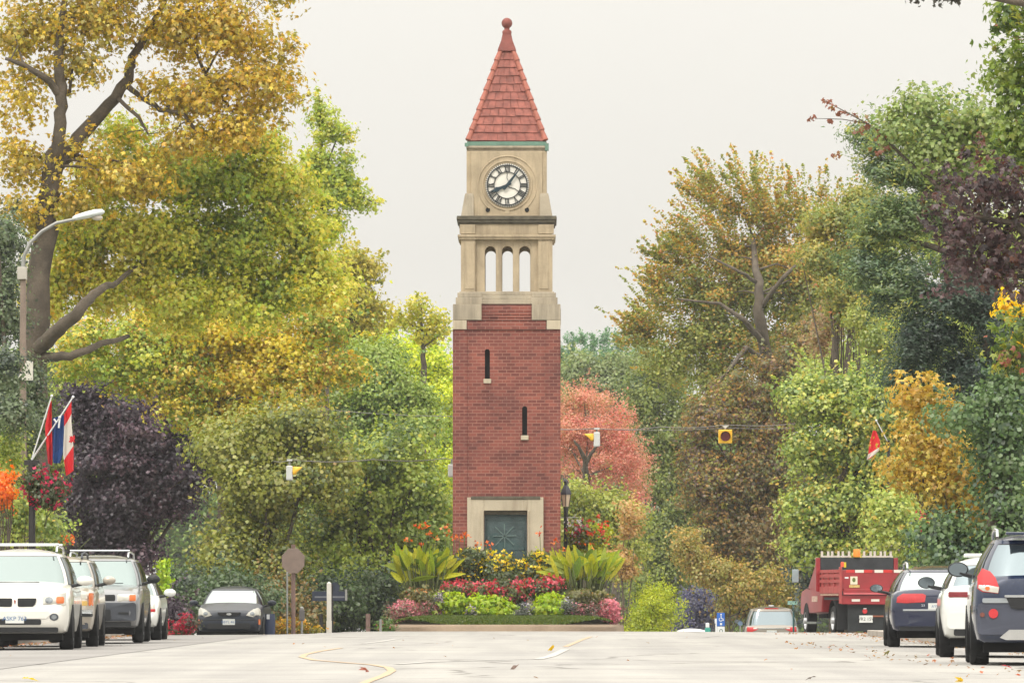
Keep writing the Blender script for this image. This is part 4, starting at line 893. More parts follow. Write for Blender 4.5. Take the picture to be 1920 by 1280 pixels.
# ---- white car
c = Car('parked_car', 'white hatchback squeezed between the two dark blue vehicles on the right', 'car', 6.80, 82.5, R(-3), 4.3, 1.78, 1.50, wp, near='rear', hood=(.82, 1.0), cowl=1.05, belt=1.02, gh=(1.0, 1.75, 3.75, 4.2), roof_w=.68, axles=(.85, 3.5), tyre=.325, group=PR)
c.glass('rear_window', 51, 129, .12, .85, winr); c.sides(); c.mirrors(1.45, 1.1, blk, r=(.13, .07, .09))
MB().box(-.55, -.48, 1.46, .55, -.2, 1.515).build('roof_spoiler', wp, c.root, bevel=.02)
for sx in (-1, 1): c.panel('tail_light', rrect(min(sx*.45, sx*.78), .88, max(sx*.45, sx*.78), .96, .02), dredl, 'rear', .014)
c.panel('bumper', rrect(-.80, .42, .80, .66, .07), wp, 'rear', .02); c.panel('lower_valance', rrect(-.7, .32, .7, .42, .03), blk, 'rear', .02); c.plate(.68, .82, 'CEHJ 905', 'rear')
# ---- blue wagon
vp = paint('blue_wagon_paint', (26, 34, 62), .15, .24)
c = Car('parked_car', 'dark blue estate car with wide red tail lights and chrome roof rails, right row', 'car', 7.22, 101, R(-2), 4.55, 1.78, 1.47, vp, near='rear', hood=(.85, 1.0), cowl=1.1, belt=1.0, gh=(1.05, 1.8, 3.95, 4.48), roof_w=.70, axles=(.88, 3.55), tyre=.32, group=PR)
c.glass('rear_window', 51, 129, .12, .9, glassmat('bright_rear_glass', (206, 218, 216), (60, 72, 76), .7)); c.sides(); c.mirrors(1.5, 1.06, blk, r=(.12, .07, .075)); c.rails(1.8, 3.95, .56, chrome)
for sx in (-1, 1): c.panel('tail_light', [(sx*x, z) for x, z in ((.27, .81), (.25, .93), (.30, .96), (.66, .96), (.76, .90), (.77, .80), (.6, .79))], redl, 'rear', .016)
c.panel('chrome_strip', rrect(-.66, .655, .66, .685, .012), chrome, 'rear', .03); c.panel('bumper', rrect(-.80, .38, .80, .65, .06), vp, 'rear', .022); c.panel('lower_valance', rrect(-.72, .3, .72, .42, .03), blk, 'rear', .03)
c.plate(.68, .79, 'AYKD 377', 'rear', w=.42); text('rear_lettering', '2.5', .05, (.30, .015, .75), (PI/2, 0, PI), whtink, c.root)
# ---- minivan
mp_ = paint('champagne_paint', (140, 133, 124), .4)
c = Car('parked_minivan', 'champagne minivan seen from behind beyond the crest, left of the red truck', 'minivan', gx(1447, 205), 205, R(-1), 5.1, 1.98, 1.76, mp_, near='rear', hood=(.95, 1.1), cowl=1.0, belt=1.06, gh=(.8, 1.9, 4.75, 5.0), roof_w=.74, axles=(.95, 4.0), group='vehicles parked beyond the crest', n=6)
c.glass('rear_window', 50, 130, .10, .86, winr); c.sides()
c.panel('brake_light', rrect(-.25, 1.665, .25, 1.70, .01), redl, 'rear', .03)
for sx in (-1, 1): t = c.panel('tail_light', [(sx*x, z) for x, z in ((.50, .93), (.48, .99), (.60, 1.01), (.88, 1.03), (.90, .86), (.72, .84))], redl, 'rear', .014); c.panel('reversing_lamp', rrect(min(sx*.52, sx*.66), .95, max(sx*.52, sx*.66), 1.0, .01), lampc, 'rear', .02, parent=t)
c.panel('chrome_strip', rrect(-.55, .955, .55, .985, .012), chrome, 'rear', .02); c.plate(.78, .90, 'ANTW 552', 'rear', w=.36, ink=blu); c.panel('bumper', rrect(-.9, .42, .9, .66, .06), mp_, 'rear', .025)
c.mirrors(1.6, 1.2, blk); MB().box(-.1, -.8, 1.74, .1, -.6, 1.80).build('roof_aerial', chrome, c.root, bevel=.02)
# ---- far white car
c = Car('parked_car', 'white car far down the slope with only its roof above the road crest', 'car', gx(1298, 236), 236, 0, 4.4, 1.76, 1.46, wp, near='rear', hood=(.8, 1.0), cowl=1.05, belt=.98, gh=(1.0, 1.8, 3.3, 4.0), roof_w=.70, axles=(.85, 3.45), group='vehicles parked beyond the crest')
c.glass('rear_window', 48, 132, .1, .9, wind); c.sides()
# ---- red dump truck
rp = pmat('truck_red', (156, 44, 50), .42, .10, 2.5, 80, 0, .1, .3, dirt=(112, 44, 44), dirtamt=.5); rp2 = pmat('truck_red_faded', (168, 70, 68), .6, .15, 5, 50)
TXX, TYY = gx(1647, 150), 150.0; tr = empty('dump_truck', (TXX, TYY, -.12), R(7.5), 'red dump truck with slatted sides, black headboard and amber beacon seen from behind', 'truck', 'vehicles parked along the right kerb facing away')
def tz(py): return gz(py, 150)+.12
w = .98
m = MB(); m.box(-w, .02, tz(1108), w, .07, tz(1068)); m.box(-w+.05, -.05, tz(1110), w-.05, .03, tz(1103)); m.build('tailgate', rp, tr, bevel=.012)
m = MB(); m.add([(-w+.03, -.10, tz(1114)), (w-.03, -.10, tz(1114)), (w-.03, .02, tz(1105)), (-w+.03, .02, tz(1105)), (-w+.03, .05, tz(1114)), (w-.03, .05, tz(1114))], [(0, 1, 2, 3), (0, 4, 5, 1), (0, 3, 4), (1, 5, 2)])
m.box(-w, -.02, tz(1132), w, .06, tz(1115)); m.build('rear_sill', rp, tr, bevel=.01)
tg = MB()
for x in (-.62, -.10, .42): tg.box(x, .008, tz(1073), x+.23, .0195, tz(1067.5))
for x in (-.72, -.20): tg.box(x, -.032, tz(1127), x+.22, -.0205, tz(1122.5))
tg.build('reflective_tape', pmat('white_tape', (216, 210, 200), .4, .04), tr)
tg = MB()
for x in (-.86, -.38, .14, .66): tg.box(x, .008, tz(1073), x+.22, .0195, tz(1067.5))
tg.build('reflective_tape', pmat('red_tape', (200, 50, 48), .4, .04), tr)
s1 = MB().box(-.75, .006, tz(1095), -.56, .0195, tz(1080)).build('notice_sticker', pmat('cream_sticker', (220, 214, 190), .5, .05), tr)
MB().prism(ellipse(-.655, tz(1086.5), .045, .06, 12), .002, .0055).build('sticker_emblem', pmat('sticker_green', (96, 110, 50), .5), s1)
MB().box(-.78, .006, tz(1101), -.50, .0195, tz(1096)).build('notice_sticker', pmat('yellow_sticker', (206, 176, 110), .5, .3, 20), tr); MB().box(-.90, .006, tz(1084), -.80, .0195, tz(1081)).build('notice_sticker', whtink, tr)
for sx in (-1, 1):
    MB().box(sx*w-.06*(sx < 0)-.0*(sx > 0), -.06, tz(1131), sx*w+.06*(sx > 0), .12, tz(1062)).build('corner_post', rp2, tr, bevel=.012)
    sd = MB(); x0, x1 = sorted((sx*w, sx*(w+.05)))
    for p0, p1 in ((1073, 1067), (1082, 1075.5), (1092, 1086), (1112, 1099)): sd.box(x0, .14, tz(p0), x1, 3.0, tz(p1))
    for y in (.9, 1.7, 2.5): sd.box(x0+.005*sx, y, tz(1110), x1+.004*sx, y+.07, tz(1067))
    sd.box(x0+.006-.03*sx, .15, tz(1110), x1-.006-.03*sx, 2.99, tz(1070)); sd.build('side_panel', rp2, tr, bevel=.008)
    lt = MB(); lt.box(x0+.004+.004*sx, .3, tz(1116), x1-.004+.004*sx, 2.9, tz(1112.5)); lt.build('side_lettering_strip', pmat('strip_cream', (190, 150, 130), .6, .5, 14), tr)
hb_ = MB(); hb_.box(-w-.02, 3.02, tz(1115), w+.02, 3.12, tz(1043)); o = hb_.build('headboard', pmat('headboard_dark', (52, 56, 60), .7, .25, 4, 30), tr, bevel=.012)
MB().box(-w-.14, 3.0, tz(1108), -w-.025, 3.14, tz(1043.5)).build('headboard_post', rp, tr, bevel=.01); MB().box(w+.025, 3.0, tz(1108), w+.14, 3.14, tz(1043.5)).build('headboard_post', rp, tr, bevel=.01)
rk = MB(); white = pmat('rack_white', (206, 198, 188), .6, .1)
for a, b in ((-w, -.16), (.14, w)): rk.box(a, 3.03, tz(1042.5), b, 3.09, tz(1039.5))
for x in (-.95, -.78, -.67, -.5, -.38, -.21, .2, .38, .49, .66, .77, .93): rk.box(x-.028, 3.035, tz(1039.6), x+.028, 3.085, tz(1031))
rk.build('ladder_rack', white, tr)
MB().lathe([(0, tz(1042)), (.10, tz(1042)), (.10, tz(1030)), (.085, tz(1027)), (0, tz(1027))], (-.0, 3.05, 0), 'z', 16).build('amber_beacon', pmat('beacon_amber', (232, 140, 30), .3, .05, 4, 40, 0, 0, .6), tr, smooth=40)
MB().lathe([(0, 0), (.045, 0), (.045, .10), (.03, .13), (0, .13)], (-w+.02, .03, tz(1062)), 'z', 12).build('marker_light', pmat('orange_red_lens', (226, 84, 50), .3), tr, smooth=40)
MB().box(-.36, 3.0, tz(1062), -.30, 3.015, tz(1052)).build('yellow_tag', pmat('yellow_tag', (220, 200, 40), .5), tr); MB().box(-w+.08, .2, .95, w-.08, 3.0, 1.02).build('load_bed', dgrey, tr)
fr_ = MB(); fr_.box(-.8, .10, .12, .8, .14, tz(1133)); fr_.box(-.42, .2, .45, .42, 6.4, .75); fr_.build('chassis', pmat('chassis_dark', (40, 44, 46), .8, .3, 3, 20), tr)
tl = MB().lathe([(0, 0), (.065, 0), (.065, .03), (0, .03)], (-.35, .06, tz(1145)), 'y', 16).build('tail_light', redl, tr); MB().box(-.39, .05, tz(1141), -.31, .06, tz(1139.5)).build('light_bracket', whtink, tl)
MB().box(-.2, .07, tz(1156), .20, .10, tz(1153)).build('tow_bar', pmat('rusty_bar', (140, 84, 60), .7), tr); MB().box(.17, .06, tz(1157), .21, .1, tz(1152)).build('bar_end', whtink, tr)
p = MB().box(-.50, .06, tz(1166.5), -.14, .075, tz(1153)).build('licence_plate', platem, tr, bevel=.004); text('plate_number', 'WR2 15W', .12, (-.32, .058, tz(1160)), (PI/2, 0, 0), blkink, p, .0015)
# cab
cb = MB(); cw = .92
prof = [(3.3, .62), (3.3, tz(1062)), (3.45, tz(1050)), (4.6, tz(1050)), (5.25, 1.30), (6.3, 1.18), (6.45, 1.0), (6.45, .55)]
rings = []
for x, k in ((-cw, .0), (-cw+.05, 0), (cw-.05, 0), (cw, 0)):
    inset = .0
    rings.append([(x*(.90 if z > 1.35 else 1), y, z) for y, z in prof])
cb.loft(rings); cab = cb.build('cab', rp, tr, smooth=30, bevel=.03)
for sx in (-1, 1):
    x = sx*(cw*.9+.008)
    MB().add([(x*1.05, 3.5, 1.33), (x*1.05, 5.05, 1.33), (x, 4.5, tz(1055)), (x, 3.5, tz(1055))], [(0, 1, 2, 3)]).build('side_window', wind, cab)
    MB().box(sx*cw-.01, 3.9, .9, sx*cw+.012, 4.7, 1.05).build('door_emblem', pmat('emblem_cream', (206, 176, 160), .5, .3, 20), cab)
    a, b = sorted((sx*(cw-.02), sx*(cw+.14))); MB().box(a, 3.35, .30, b, 4.9, .36).build('running_board', pmat('step_metal', (120, 128, 126), .4, .2, 5, 30, 0, .5), tr, bevel=.01)
    mm = MB(); mm.box(sx*1.32-.09, 5.0, 1.42, sx*1.32+.09, 5.06, 1.78); o = mm.build('side_mirror', pmat('mirror_casing', (150, 164, 168), .4), tr, bevel=.02)
    MB().tube([(sx*.88, 5.05, 1.83), (sx*1.36, 5.05, 1.83), (sx*1.36, 5.05, 1.3), (sx*.92, 5.05, 1.25)], .012, 6).build('mirror_arm', blk, o)
    for y, r_, xx in ((1.3, .40, .98), (5.55, .38, .95)):
        a = MB(); n_ = 18; pts = [(y+(r_+.09)*math.cos(t), .40+(r_+.09)*math.sin(t)) for t in np.linspace(0, PI, n_)]
        a.v = [(sx*(cw+.006), p_[0], p_[1]) for p_ in pts]; a.f = [tuple(range(n_))]
        if y > 3: a.build('wheel_arch', under_m, tr)
        wl = empty('wheel', (sx*xx, y, r_)); wl.parent = tr
        MB().lathe([(r_*.6, 0), (r_*.95, 0), (r_, -sx*.05), (r_, -sx*.23), (r_*.95, -sx*.26), (r_*.5, -sx*.26)], (0, 0, 0), 'x', 28).build('tyre', tyre_m, wl, smooth=40)
        MB().lathe([(0, sx*.05), (r_*.2, sx*.05), (r_*.25, -sx*.05), (r_*.55, -sx*.06), (r_*.62, sx*.005)], (0, 0, 0), 'x', 28).build('rim', pmat('truck_rim', (190, 192, 194), .4, .1, 6, 30, 0, .4), wl, smooth=40)
    f_ = MB(); n_ = 14; pts = [(1.3+.56*math.cos(t), .42+.52*math.sin(t)) for t in np.linspace(.1, PI-.1, n_)]
    f_.v = [(sx*1.0, a_, b_) for a_, b_ in pts]+[(sx*.72, a_, b_) for a_, b_ in pts]; f_.f = [(k, k+1, n_+k+1, n_+k) for k in range(n_-1)]; f_.build('wheel_arch', under_m, tr)
    MB().box(min(sx*.72, sx*1.0), .55, .16, max(sx*.72, sx*1.0), .575, .86).build('mud_flap', blk, tr)
# ================================================================ street furniture
galv = pmat('galvanised_steel', (150, 150, 146), .5, .12, 3, 40, 0, .5); woodp = pmat('weathered_pole', (138, 122, 110), .85, .2, 3, 30, .3); greyb = pmat('grey_box', (186, 180, 170), .6, .08)
Y = 120.0; s = F/Y; px0 = 43; o0 = Vector((gx(px0, Y), Y, ground(gx(px0, Y), Y)))
lp = empty('street_light', o0, 0, 'tall street light with curved arm and pale cobra head beside the ivy covered tree', 'street light')
L_ = lambda a, b, dy=0: at(a, b, Y+dy)-o0
MB().tube([(0, 0, 0), L_(43, 640)*1.0, L_(43.5, 520)], [.085, .07, .062], 14).build('pole', woodp, lp, smooth=50)
MB().tube([L_(43.5, 540), L_(43, 505), L_(45, 480), L_(56, 456), L_(78, 434), L_(106, 418), L_(140, 411)], [.05, .05, .04, .036, .034, .034, .034], 10).build('arm', galv, lp, smooth=60)
hd = MB(); hp = []
for t, r, h in ((0, .06, .05), (.1, .10, .075), (.35, .15, .095), (.7, .165, .105), (.92, .11, .08), (1, .03, .03)):
    c = L_(136, 411).lerp(L_(196, 398), t); hp.append([c+Vector((0, r*math.cos(a), h*math.sin(a)*(1 if math.sin(a) > 0 else .5))) for a in np.linspace(0, 2*PI, 14, endpoint=False)])
hd.loft(hp); h_ = hd.build('lamp_head', pmat('lamp_head_white', (206, 212, 212), .45, .04), lp, smooth=60)
MB().sphere(L_(182, 408), .10, 14, 8, 1.2, .9, .6).build('lamp_lens', pmat('lamp_lens', (206, 196, 186), .25, .05), h_, smooth=60)
MB().box(-.11, -.12, L_(43, 524).z, .08, .10, L_(43, 501).z).build('junction_box', greyb, lp, bevel=.01)
# ladder shaped grey box on the pole
MB().add([tuple(v) for v in (L_(32, 713, -.15), L_(62, 713, -.15), L_(62, 678, -.15), L_(50, 676, -.15), L_(32, 713, .05), L_(62, 713, .05), L_(62, 678, .05), L_(50, 676, .05))], [(0, 1, 2, 3), (7, 6, 5, 4), (0, 4, 5, 1), (1, 5, 6, 2), (2, 6, 7, 3), (3, 7, 4, 0)]).build('meter_box', pmat('pale_box', (206, 202, 190), .6, .05), lp, bevel=.01)
# flag post, flags
iron2 = pmat('post_black', (38, 36, 36), .6, .2, 6, 40)
def flagmat(name, stops):
    m, nt, N, L = nodes(name); out = N('ShaderNodeOutputMaterial'); b = N('ShaderNodeBsdfPrincipled'); b.inputs['Roughness'].default_value = .8
    a = N('ShaderNodeAttribute'); a.attribute_name = 'fu'; r = N('ShaderNodeValToRGB'); r.color_ramp.interpolation = 'CONSTANT'; e = r.color_ramp.elements
    e[0].position = 0; e[0].color = lin(stops[0][1])+(1,); e[1].position = stops[1][0] if len(stops) > 1 else 1; e[1].color = lin(stops[min(1, len(stops)-1)][1])+(1,)
    for p, c in stops[2:]: k = e.new(p); k.color = lin(c)+(1,)
    L(a.outputs['Fac'], r.inputs[0]); t = N('ShaderNodeBsdfTranslucent'); L(r.outputs[0], t.inputs[0]); L(r.outputs[0], b.inputs['Base Color']); ms = N('ShaderNodeMixShader'); ms.inputs[0].default_value = .3
    L(b.outputs[0], ms.inputs[1]); L(t.outputs[0], ms.inputs[2]); L(ms.outputs[0], out.inputs[0]); return m
def flag(label, Y, pole, edge_a, edge_b, mat, seed, leafpos=None, bracket=True):
    """pole: two px points; edge_a / edge_b: px polylines of the hanging cloth's two sides, top to bottom"""
    o = at(*pole[0], Y); root = empty('hanging_flag', o, 0, label, 'flag', 'flags on angled poles'); q = lambda p, dy=0: at(p[0], p[1], Y+dy)-o
    pl = MB().tube([q(pole[0]), q(pole[1], -.25)], .014, 8); pl.sphere(q(pole[1], -.25), .03, 10, 6); pl.build('pole', whtink, root, smooth=50)
    random.seed(seed); n, mrow = 12, 16; V = []; U = []
    def ev(pl_, t):
        t *= len(pl_)-1; i = min(int(t), len(pl_)-2); k = t-i; return (pl_[i][0]*(1-k)+pl_[i+1][0]*k, pl_[i][1]*(1-k)+pl_[i+1][1]*k)
    mb = MB()
    for j in range(mrow+1):
        for i in range(n+1):
            a, b = ev(edge_a, j/mrow), ev(edge_b, j/mrow); k = i/n
            p = (a[0]*(1-k)+b[0]*k, a[1]*(1-k)+b[1]*k); d = .05*math.sin(k*9+seed+j*.12)+.02*math.sin(k*17+j*.3)
            V.append(q(p, -.12+d)); U.append(j/mrow*.9+.12*(k-.5)+.03)
    mb.v = [tuple(v) for v in V]; mb.f = [(j*(n+1)+i, j*(n+1)+i+1, (j+1)*(n+1)+i+1, (j+1)*(n+1)+i) for j in range(mrow) for i in range(n)]
    cl = mb.build('cloth', mat, root, smooth=1); a_ = cl.data.attributes.new('fu', 'FLOAT', 'POINT'); a_.data.foreach_set('value', [float(u) for u in U])
    if leafpos:
        cx, cy, sz = leafpos; pts = [(0, 1), (.18, .62), (.42, .70), (.36, .34), (.72, .42), (.95, .22), (.62, .0), (.70, -.18), (.15, -.30), (.06, -.72), (-.06, -.72), (-.15, -.30), (-.70, -.18), (-.62, 0), (-.95, .22), (-.72, .42), (-.36, .34), (-.42, .70), (-.18, .62)]
        c = q((cx, cy), -.20); MB().prism([(c.x+a*sz*.5-b*sz*.5, c.z+b*sz*.6+a*sz*.6) for a, b in pts], c.y, c.y+.004).build('maple_leaf', pmat('flag_red_leaf', (190, 36, 44), .8), cl)
    return root
RED, WH, BL = (214, 42, 50), (222, 216, 208), (34, 64, 120)
can = flagmat('red_white_red_cloth', [(0, RED), (.27, WH), (.66, RED)]); redc = flagmat('red_cloth', [(0, RED), (.55, (176, 36, 48))]); blue = flagmat('blue_cloth', [(0, BL), (.6, (36, 74, 134))])
Y = 117.0
fp = empty('flag_post', (gx(60, Y), Y, ground(gx(60, Y), Y)), 0, 'dark post with bracket carrying three hanging flags above a pink flower basket', 'post'); o = fp.location
MB().tube([(0, 0, 0), at(60, 862, Y)-o], .07, 12).build('post', iron2, fp); MB().box(-.16, -.06, gz(872, Y)-o.z, .16, .06, gz(862, Y)-o.z).build('bracket', iron2, fp, bevel=.01)
flag('red ensign hanging at the left of the three flags', Y, [(59, 862), (97, 742)], [(94, 752), (84, 800), (88, 850), (90, 868)], [(97, 752), (97, 800), (99, 850), (98, 873)], redc, 1)
flag('dark blue flag with white corner stripes hanging between two red flags', Y, [(60, 860), (112, 782)], [(98, 783), (98, 820), (98, 850), (100, 868)], [(120, 778), (120, 810), (120, 845), (113, 868)], blue, 2)
st_ = MB(); yb = Y-.24
for a, b in (((112, 784), (110, 802)), ((101, 785), (106, 792))): st_.tube([at(*a, yb), at(*b, yb)], .018, 4)
st_.build('corner_stripe', whtink, bpy.data.objects['hanging_flag.001'], loc=-Vector(bpy.data.objects['hanging_flag.001'].location))
flag('red and white maple leaf flag hanging rightmost of three at the left', Y, [(60, 862), (137, 744)], [(117, 782), (119, 800), (118, 850), (124, 892)], [(134, 752), (134, 790), (138, 840), (138, 882)], can, 3, (136, 824, .13))
Y2 = 160.0
flag('red and white maple leaf flag on the right against pale green leaves', Y2, [(1664, 827), (1643, 788)], [(1637, 806), (1630, 830), (1628, 850), (1625, 862)], [(1643, 808), (1650, 826), (1650, 842), (1634, 858)], flagmat('red_white_cloth_small', [(0, RED), (.60, WH), (.88, RED)]), 4)
fp = empty('flag_post', (gx(1666, Y2), Y2, ground(gx(1666, Y2), Y2)), 0, 'slim dark post among pale green leaves holding the right flag and a flower basket', 'post'); o = fp.location
MB().tube([(0, 0, 0), at(1666, 825, Y2)-o], .04, 10).build('post', iron2, fp); MB().tube([at(1666, 935, Y2)-o, at(1700, 935, Y2)-o], .018, 6).build('basket_arm', iron2, fp)
# hanging baskets
bask = [(2, (72, 84, 46)), (1, (104, 120, 56))]
plant('flower_basket', 'hanging basket of hot pink flowers below the three flags', 117, [(90, 925, 40, 30), (78, 900, 28, 24)], bask, .08, ([(3, (206, 56, 96)), (1, (226, 92, 124))], 46, .10, 4, [(88, 915, 42, 34)]), 70, at(90, 950, 117).z, cat='flower basket', group='hanging flower baskets', nbr=6)
plant('flower_basket', 'hanging basket of pink and white flowers by the gold leaves at right', 160, [(1700, 985, 38, 30), (1690, 1005, 40, 26)], bask, .09, [([(3, (206, 70, 104)), (1, (220, 110, 130))], 26, .10, 4, [(1706, 976, 42, 20)]), ([(1, (214, 200, 204))], 70, .055, 2, [(1686, 1000, 42, 30)])], 71, at(1700, 1010, 160).z, cat='flower basket', group='hanging flower baskets', nbr=6)
plant('flower_basket', 'hanging basket of orange, pink and white flowers on the lantern post right of the tower', 160.0, [(1104, 1005, 38, 28), (1098, 1020, 30, 20)], [(1, (70, 74, 50)), (1, (170, 176, 40)), (1, (96, 110, 52))], .10, [([(3, (226, 96, 58)), (1, (206, 70, 60))], 22, .10, 4, [(1112, 1002, 34, 30)]), ([(2, (206, 70, 96))], 18, .09, 3, [(1090, 995, 26, 22)]), ([(1, (216, 206, 206))], 30, .08, 2, [(1080, 996, 20, 26)])], 72, at(1104, 1025, 160).z, cat='flower basket', group='hanging flower baskets', nbr=6)
# lantern post
Y = 160.6; o = Vector((gx(1061, Y), Y, -.25)); lt = empty('lantern_post', o, 0, 'black lantern post with cream glass standing just right of the tower', 'street lamp'); z = lambda py: gz(py, Y)-o.z
MB().tube([(0, 0, 0), (0, 0, .5), (0, 0, .9), (0, 0, z(962)), (0, 0, z(950))], [.12, .11, .068, .06, .075], 14).build('post', iron2, lt, smooth=40)
MB().loft([[(a*math.cos(t), a*math.sin(t), z(p)) for t in np.linspace(PI/6, 2*PI+PI/6, 6, endpoint=False)] for a, p in ((.10, 949), (.155, 927))]).build('lantern_glass', pmat('cream_lantern_glass', (214, 196, 170), .3, .04), lt)
m = MB(); m.loft([[(a*math.cos(t), a*math.sin(t), z(p)) for t in np.linspace(PI/6, 2*PI+PI/6, 6, endpoint=False)] for a, p in ((.175, 927), (.18, 924), (.10, 913), (.06, 910), (.055, 905), (.075, 902), (.03, 898), (.0, 897))]); m.build('lantern_cap', pmat('lantern_cap', (62, 62, 72), .5, .1), lt, smooth=30)
m = MB()
for t in np.linspace(PI/6, 2*PI+PI/6, 6, endpoint=False): m.tube([(.103*math.cos(t), .103*math.sin(t), z(949)), (.158*math.cos(t), .158*math.sin(t), z(927))], .012, 5)
m.build('lantern_frame', iron2, lt); MB().tube([(-.2, 0, z(970)), (.35, 0, z(970))], .015, 6).build('ladder_rest', galv, lt); MB().tube([(0, 0, z(988)), (.62, 0, z(985))], .016, 6).build('basket_arm', iron2, lt)
# overhead wires and signals
wire = pmat('wire_grey', (120, 116, 112), .6, .1); yh = pmat('signal_yellow', (226, 176, 40), .5, .06); sil = pmat('signal_grey', (196, 198, 196), .5, .06)
def cable(label, pts, Y, r=.012):
    o = at(pts[0][0], pts[0][1], Y)
    P = [at(p[0], p[1], Y+(p[2] if len(p) > 2 else 0))-o for p in pts]; q = []
    for i in range(len(P)-1):
        for k in range(6): q.append(P[i].lerp(P[i+1], k/6)+Vector((0, 0, -.06*math.sin(PI*k/6))))
    q.append(P[-1]); m = MB().tube(q, r, 6).build('overhead_wire', wire); m.location = o; tag(m, label, 'wire', 'overhead wires at the crossing')
cable('overhead wire left of the tower carrying the side-on signal', [(390, 858, 30), (500, 861, 10), (548, 862), (700, 861, 6), (835, 859, 11), (880, 857, 13)], 150)
cable('thin pale overhead wire high left of the tower', [(420, 750), (600, 766), (846, 780), (990, 786)], 182, .010)
cable('overhead wire right of the tower carrying two signals', [(990, 800), (1112, 803), (1240, 800), (1362, 796), (1500, 793), (1640, 786)], 176)
cable('sagging second wire right of the tower under the signal wire', [(990, 797), (1112, 804), (1362, 802), (1560, 797), (1640, 796)], 177, .008)
def signal_side(label, px, py, Y, d, top):
    o = at(px, py, Y); r = empty('traffic_signal', o, 0, label, 'traffic signal', 'signals hung on the overhead wires'); s = F/Y; k = 1/s
    MB().box(-d*0-6*k, -.17, -14*k, 6*k, .17, 13*k).build('housing', sil, r, bevel=.03)
    m = MB(); n = 14; A = [(.17*math.cos(t), .17*math.sin(t)) for t in np.linspace(-.3, PI+.3, n)]
    x0, x1 = d*6*k, d*24*k
    m.v = [(x0, a, b) for a, b in A]+[(x0+(x1-x0)*(.35+.65*max(0, b/.17)), a, b*.9) for a, b in A]; m.f = [(i, i+1, n+i+1, n+i) for i in range(n-1)]
    vz = m.build('visor', yh, r, smooth=60); vz.modifiers.new('s', 'SOLIDIFY').thickness = .012
    MB().lathe([(0, d*6.4*k), (.15, d*6.4*k), (.155, d*6*k)], (0, 0, 0), 'x', 18).build('lens', dredl, r)
    MB().tube([(0, 0, 13*k), (0, 0, (py-top)*k)], .028, 6).build('hanger', galv, r); MB().box(-5*k, -.05, (py-top-2)*k, 5*k, .05, (py-top+1.5)*k).build('wire_clamp', sil, r)
signal_side('single grey signal with yellow hood pointing right, on the left wire', 543, 886, 150, 1, 862)
signal_side('single grey signal with yellow hood pointing left, before the pink tree', 1119, 823, 176, -1, 803)
Y = 176; o = at(1360, 818, Y); r = empty('traffic_signal', o, 0, 'yellow square signal with unlit red lens facing the camera', 'traffic signal', 'signals hung on the overhead wires'); k = Y/F
MB().box(-13*k, -.06, -13*k, 13*k, .16, 13*k).build('housing', yh, r, bevel=.03); MB().lathe([(0, -.075), (8*k, -.075), (9*k, -.065)], (0, 0, 0), 'y', 24).build('lens', pmat('unlit_red_lens', (120, 34, 34), .3, .15, 12), r)
m = MB(); n = 20; A = [(10.4*k*math.cos(t), 10.4*k*math.sin(t)) for t in np.linspace(-.2, PI+.2, n)]; m.v = [(a, -.06, b) for a, b in A]+[(a, -.26-.0*b, b) for a, b in A]; m.f = [(i, i+1, n+i+1, n+i) for i in range(n-1)]; v = m.build('visor', yh, r, smooth=60); v.modifiers.new('s', 'SOLIDIFY').thickness = .012
MB().tube([(0, .03, 13*k), (0, .03, 22*k)], .028, 6).build('hanger', galv, r); MB().add([(-9*k, 0, 22*k), (9*k, 0, 22*k), (0, 0, 15*k), (-9*k, .06, 22*k), (9*k, .06, 22*k), (0, .06, 15*k)], [(0, 1, 2), (5, 4, 3), (0, 3, 4, 1), (1, 4, 5, 2), (2, 5, 3, 0)]).build('wire_clamp', sil, r)
Y = 161; o = at(845, 882, Y); r = empty('traffic_signal', o, 0, 'grey back of a signal half hidden by the left edge of the tower', 'traffic signal', 'signals hung on the overhead wires'); k = Y/F
MB().box(-5*k, -.1, -12*k, 9*k, .1, 12*k).build('housing', sil, r, bevel=.03); MB().tube([(2*k, 0, 12*k), (2*k, 0, 22*k)], .028, 6).build('hanger', galv, r)
# signs and posts left of the island
brown = pmat('sign_back', (132, 114, 104), .6, .12, 6, 40); postb = pmat('brown_post', (126, 102, 94), .8, .2, 4, 30)
def post_thing(name, label, cat, px, Y, top, r, mat, n=10): 
    X = gx(px, Y); g = ground(X, Y); root = empty(name, (X, Y, g), 0, label, cat); MB().tube([(0, 0, -.1), (0, 0, gz(top, Y)-g)], r, n).build('post', mat, root, smooth=50); return root, g
r, g = post_thing('stop_sign', 'back of an octagonal sign on a brown post left of the island', 'road sign', 550, 148, 1020, .055, postb)
s = F/148; MB().prism([(23/s*math.cos(PI/8+PI/4*k), gz(1051, 148)-g+25/s*math.sin(PI/8+PI/4*k)) for k in range(8)], -.12, -.10).build('sign_plate', brown, r, bevel=.004); MB().box(-.035, -.10, gz(1072, 148)-g, .035, -.05, gz(1030, 148)-g).build('sign_bracket', postb, r)
r, g = post_thing('sign_post', 'thin pale steel post just left of the octagonal sign post', 'post', 538.5, 147, 1071, .024, galv)
r, g = post_thing('marker_post', 'thick white square post before dark blue street blades', 'post', 617, 150, 1160, .085, whtink, 4)
s = F/150; zz = lambda py: gz(py, 150)-g
for ob in list(r.children): bpy.data.objects.remove(ob)
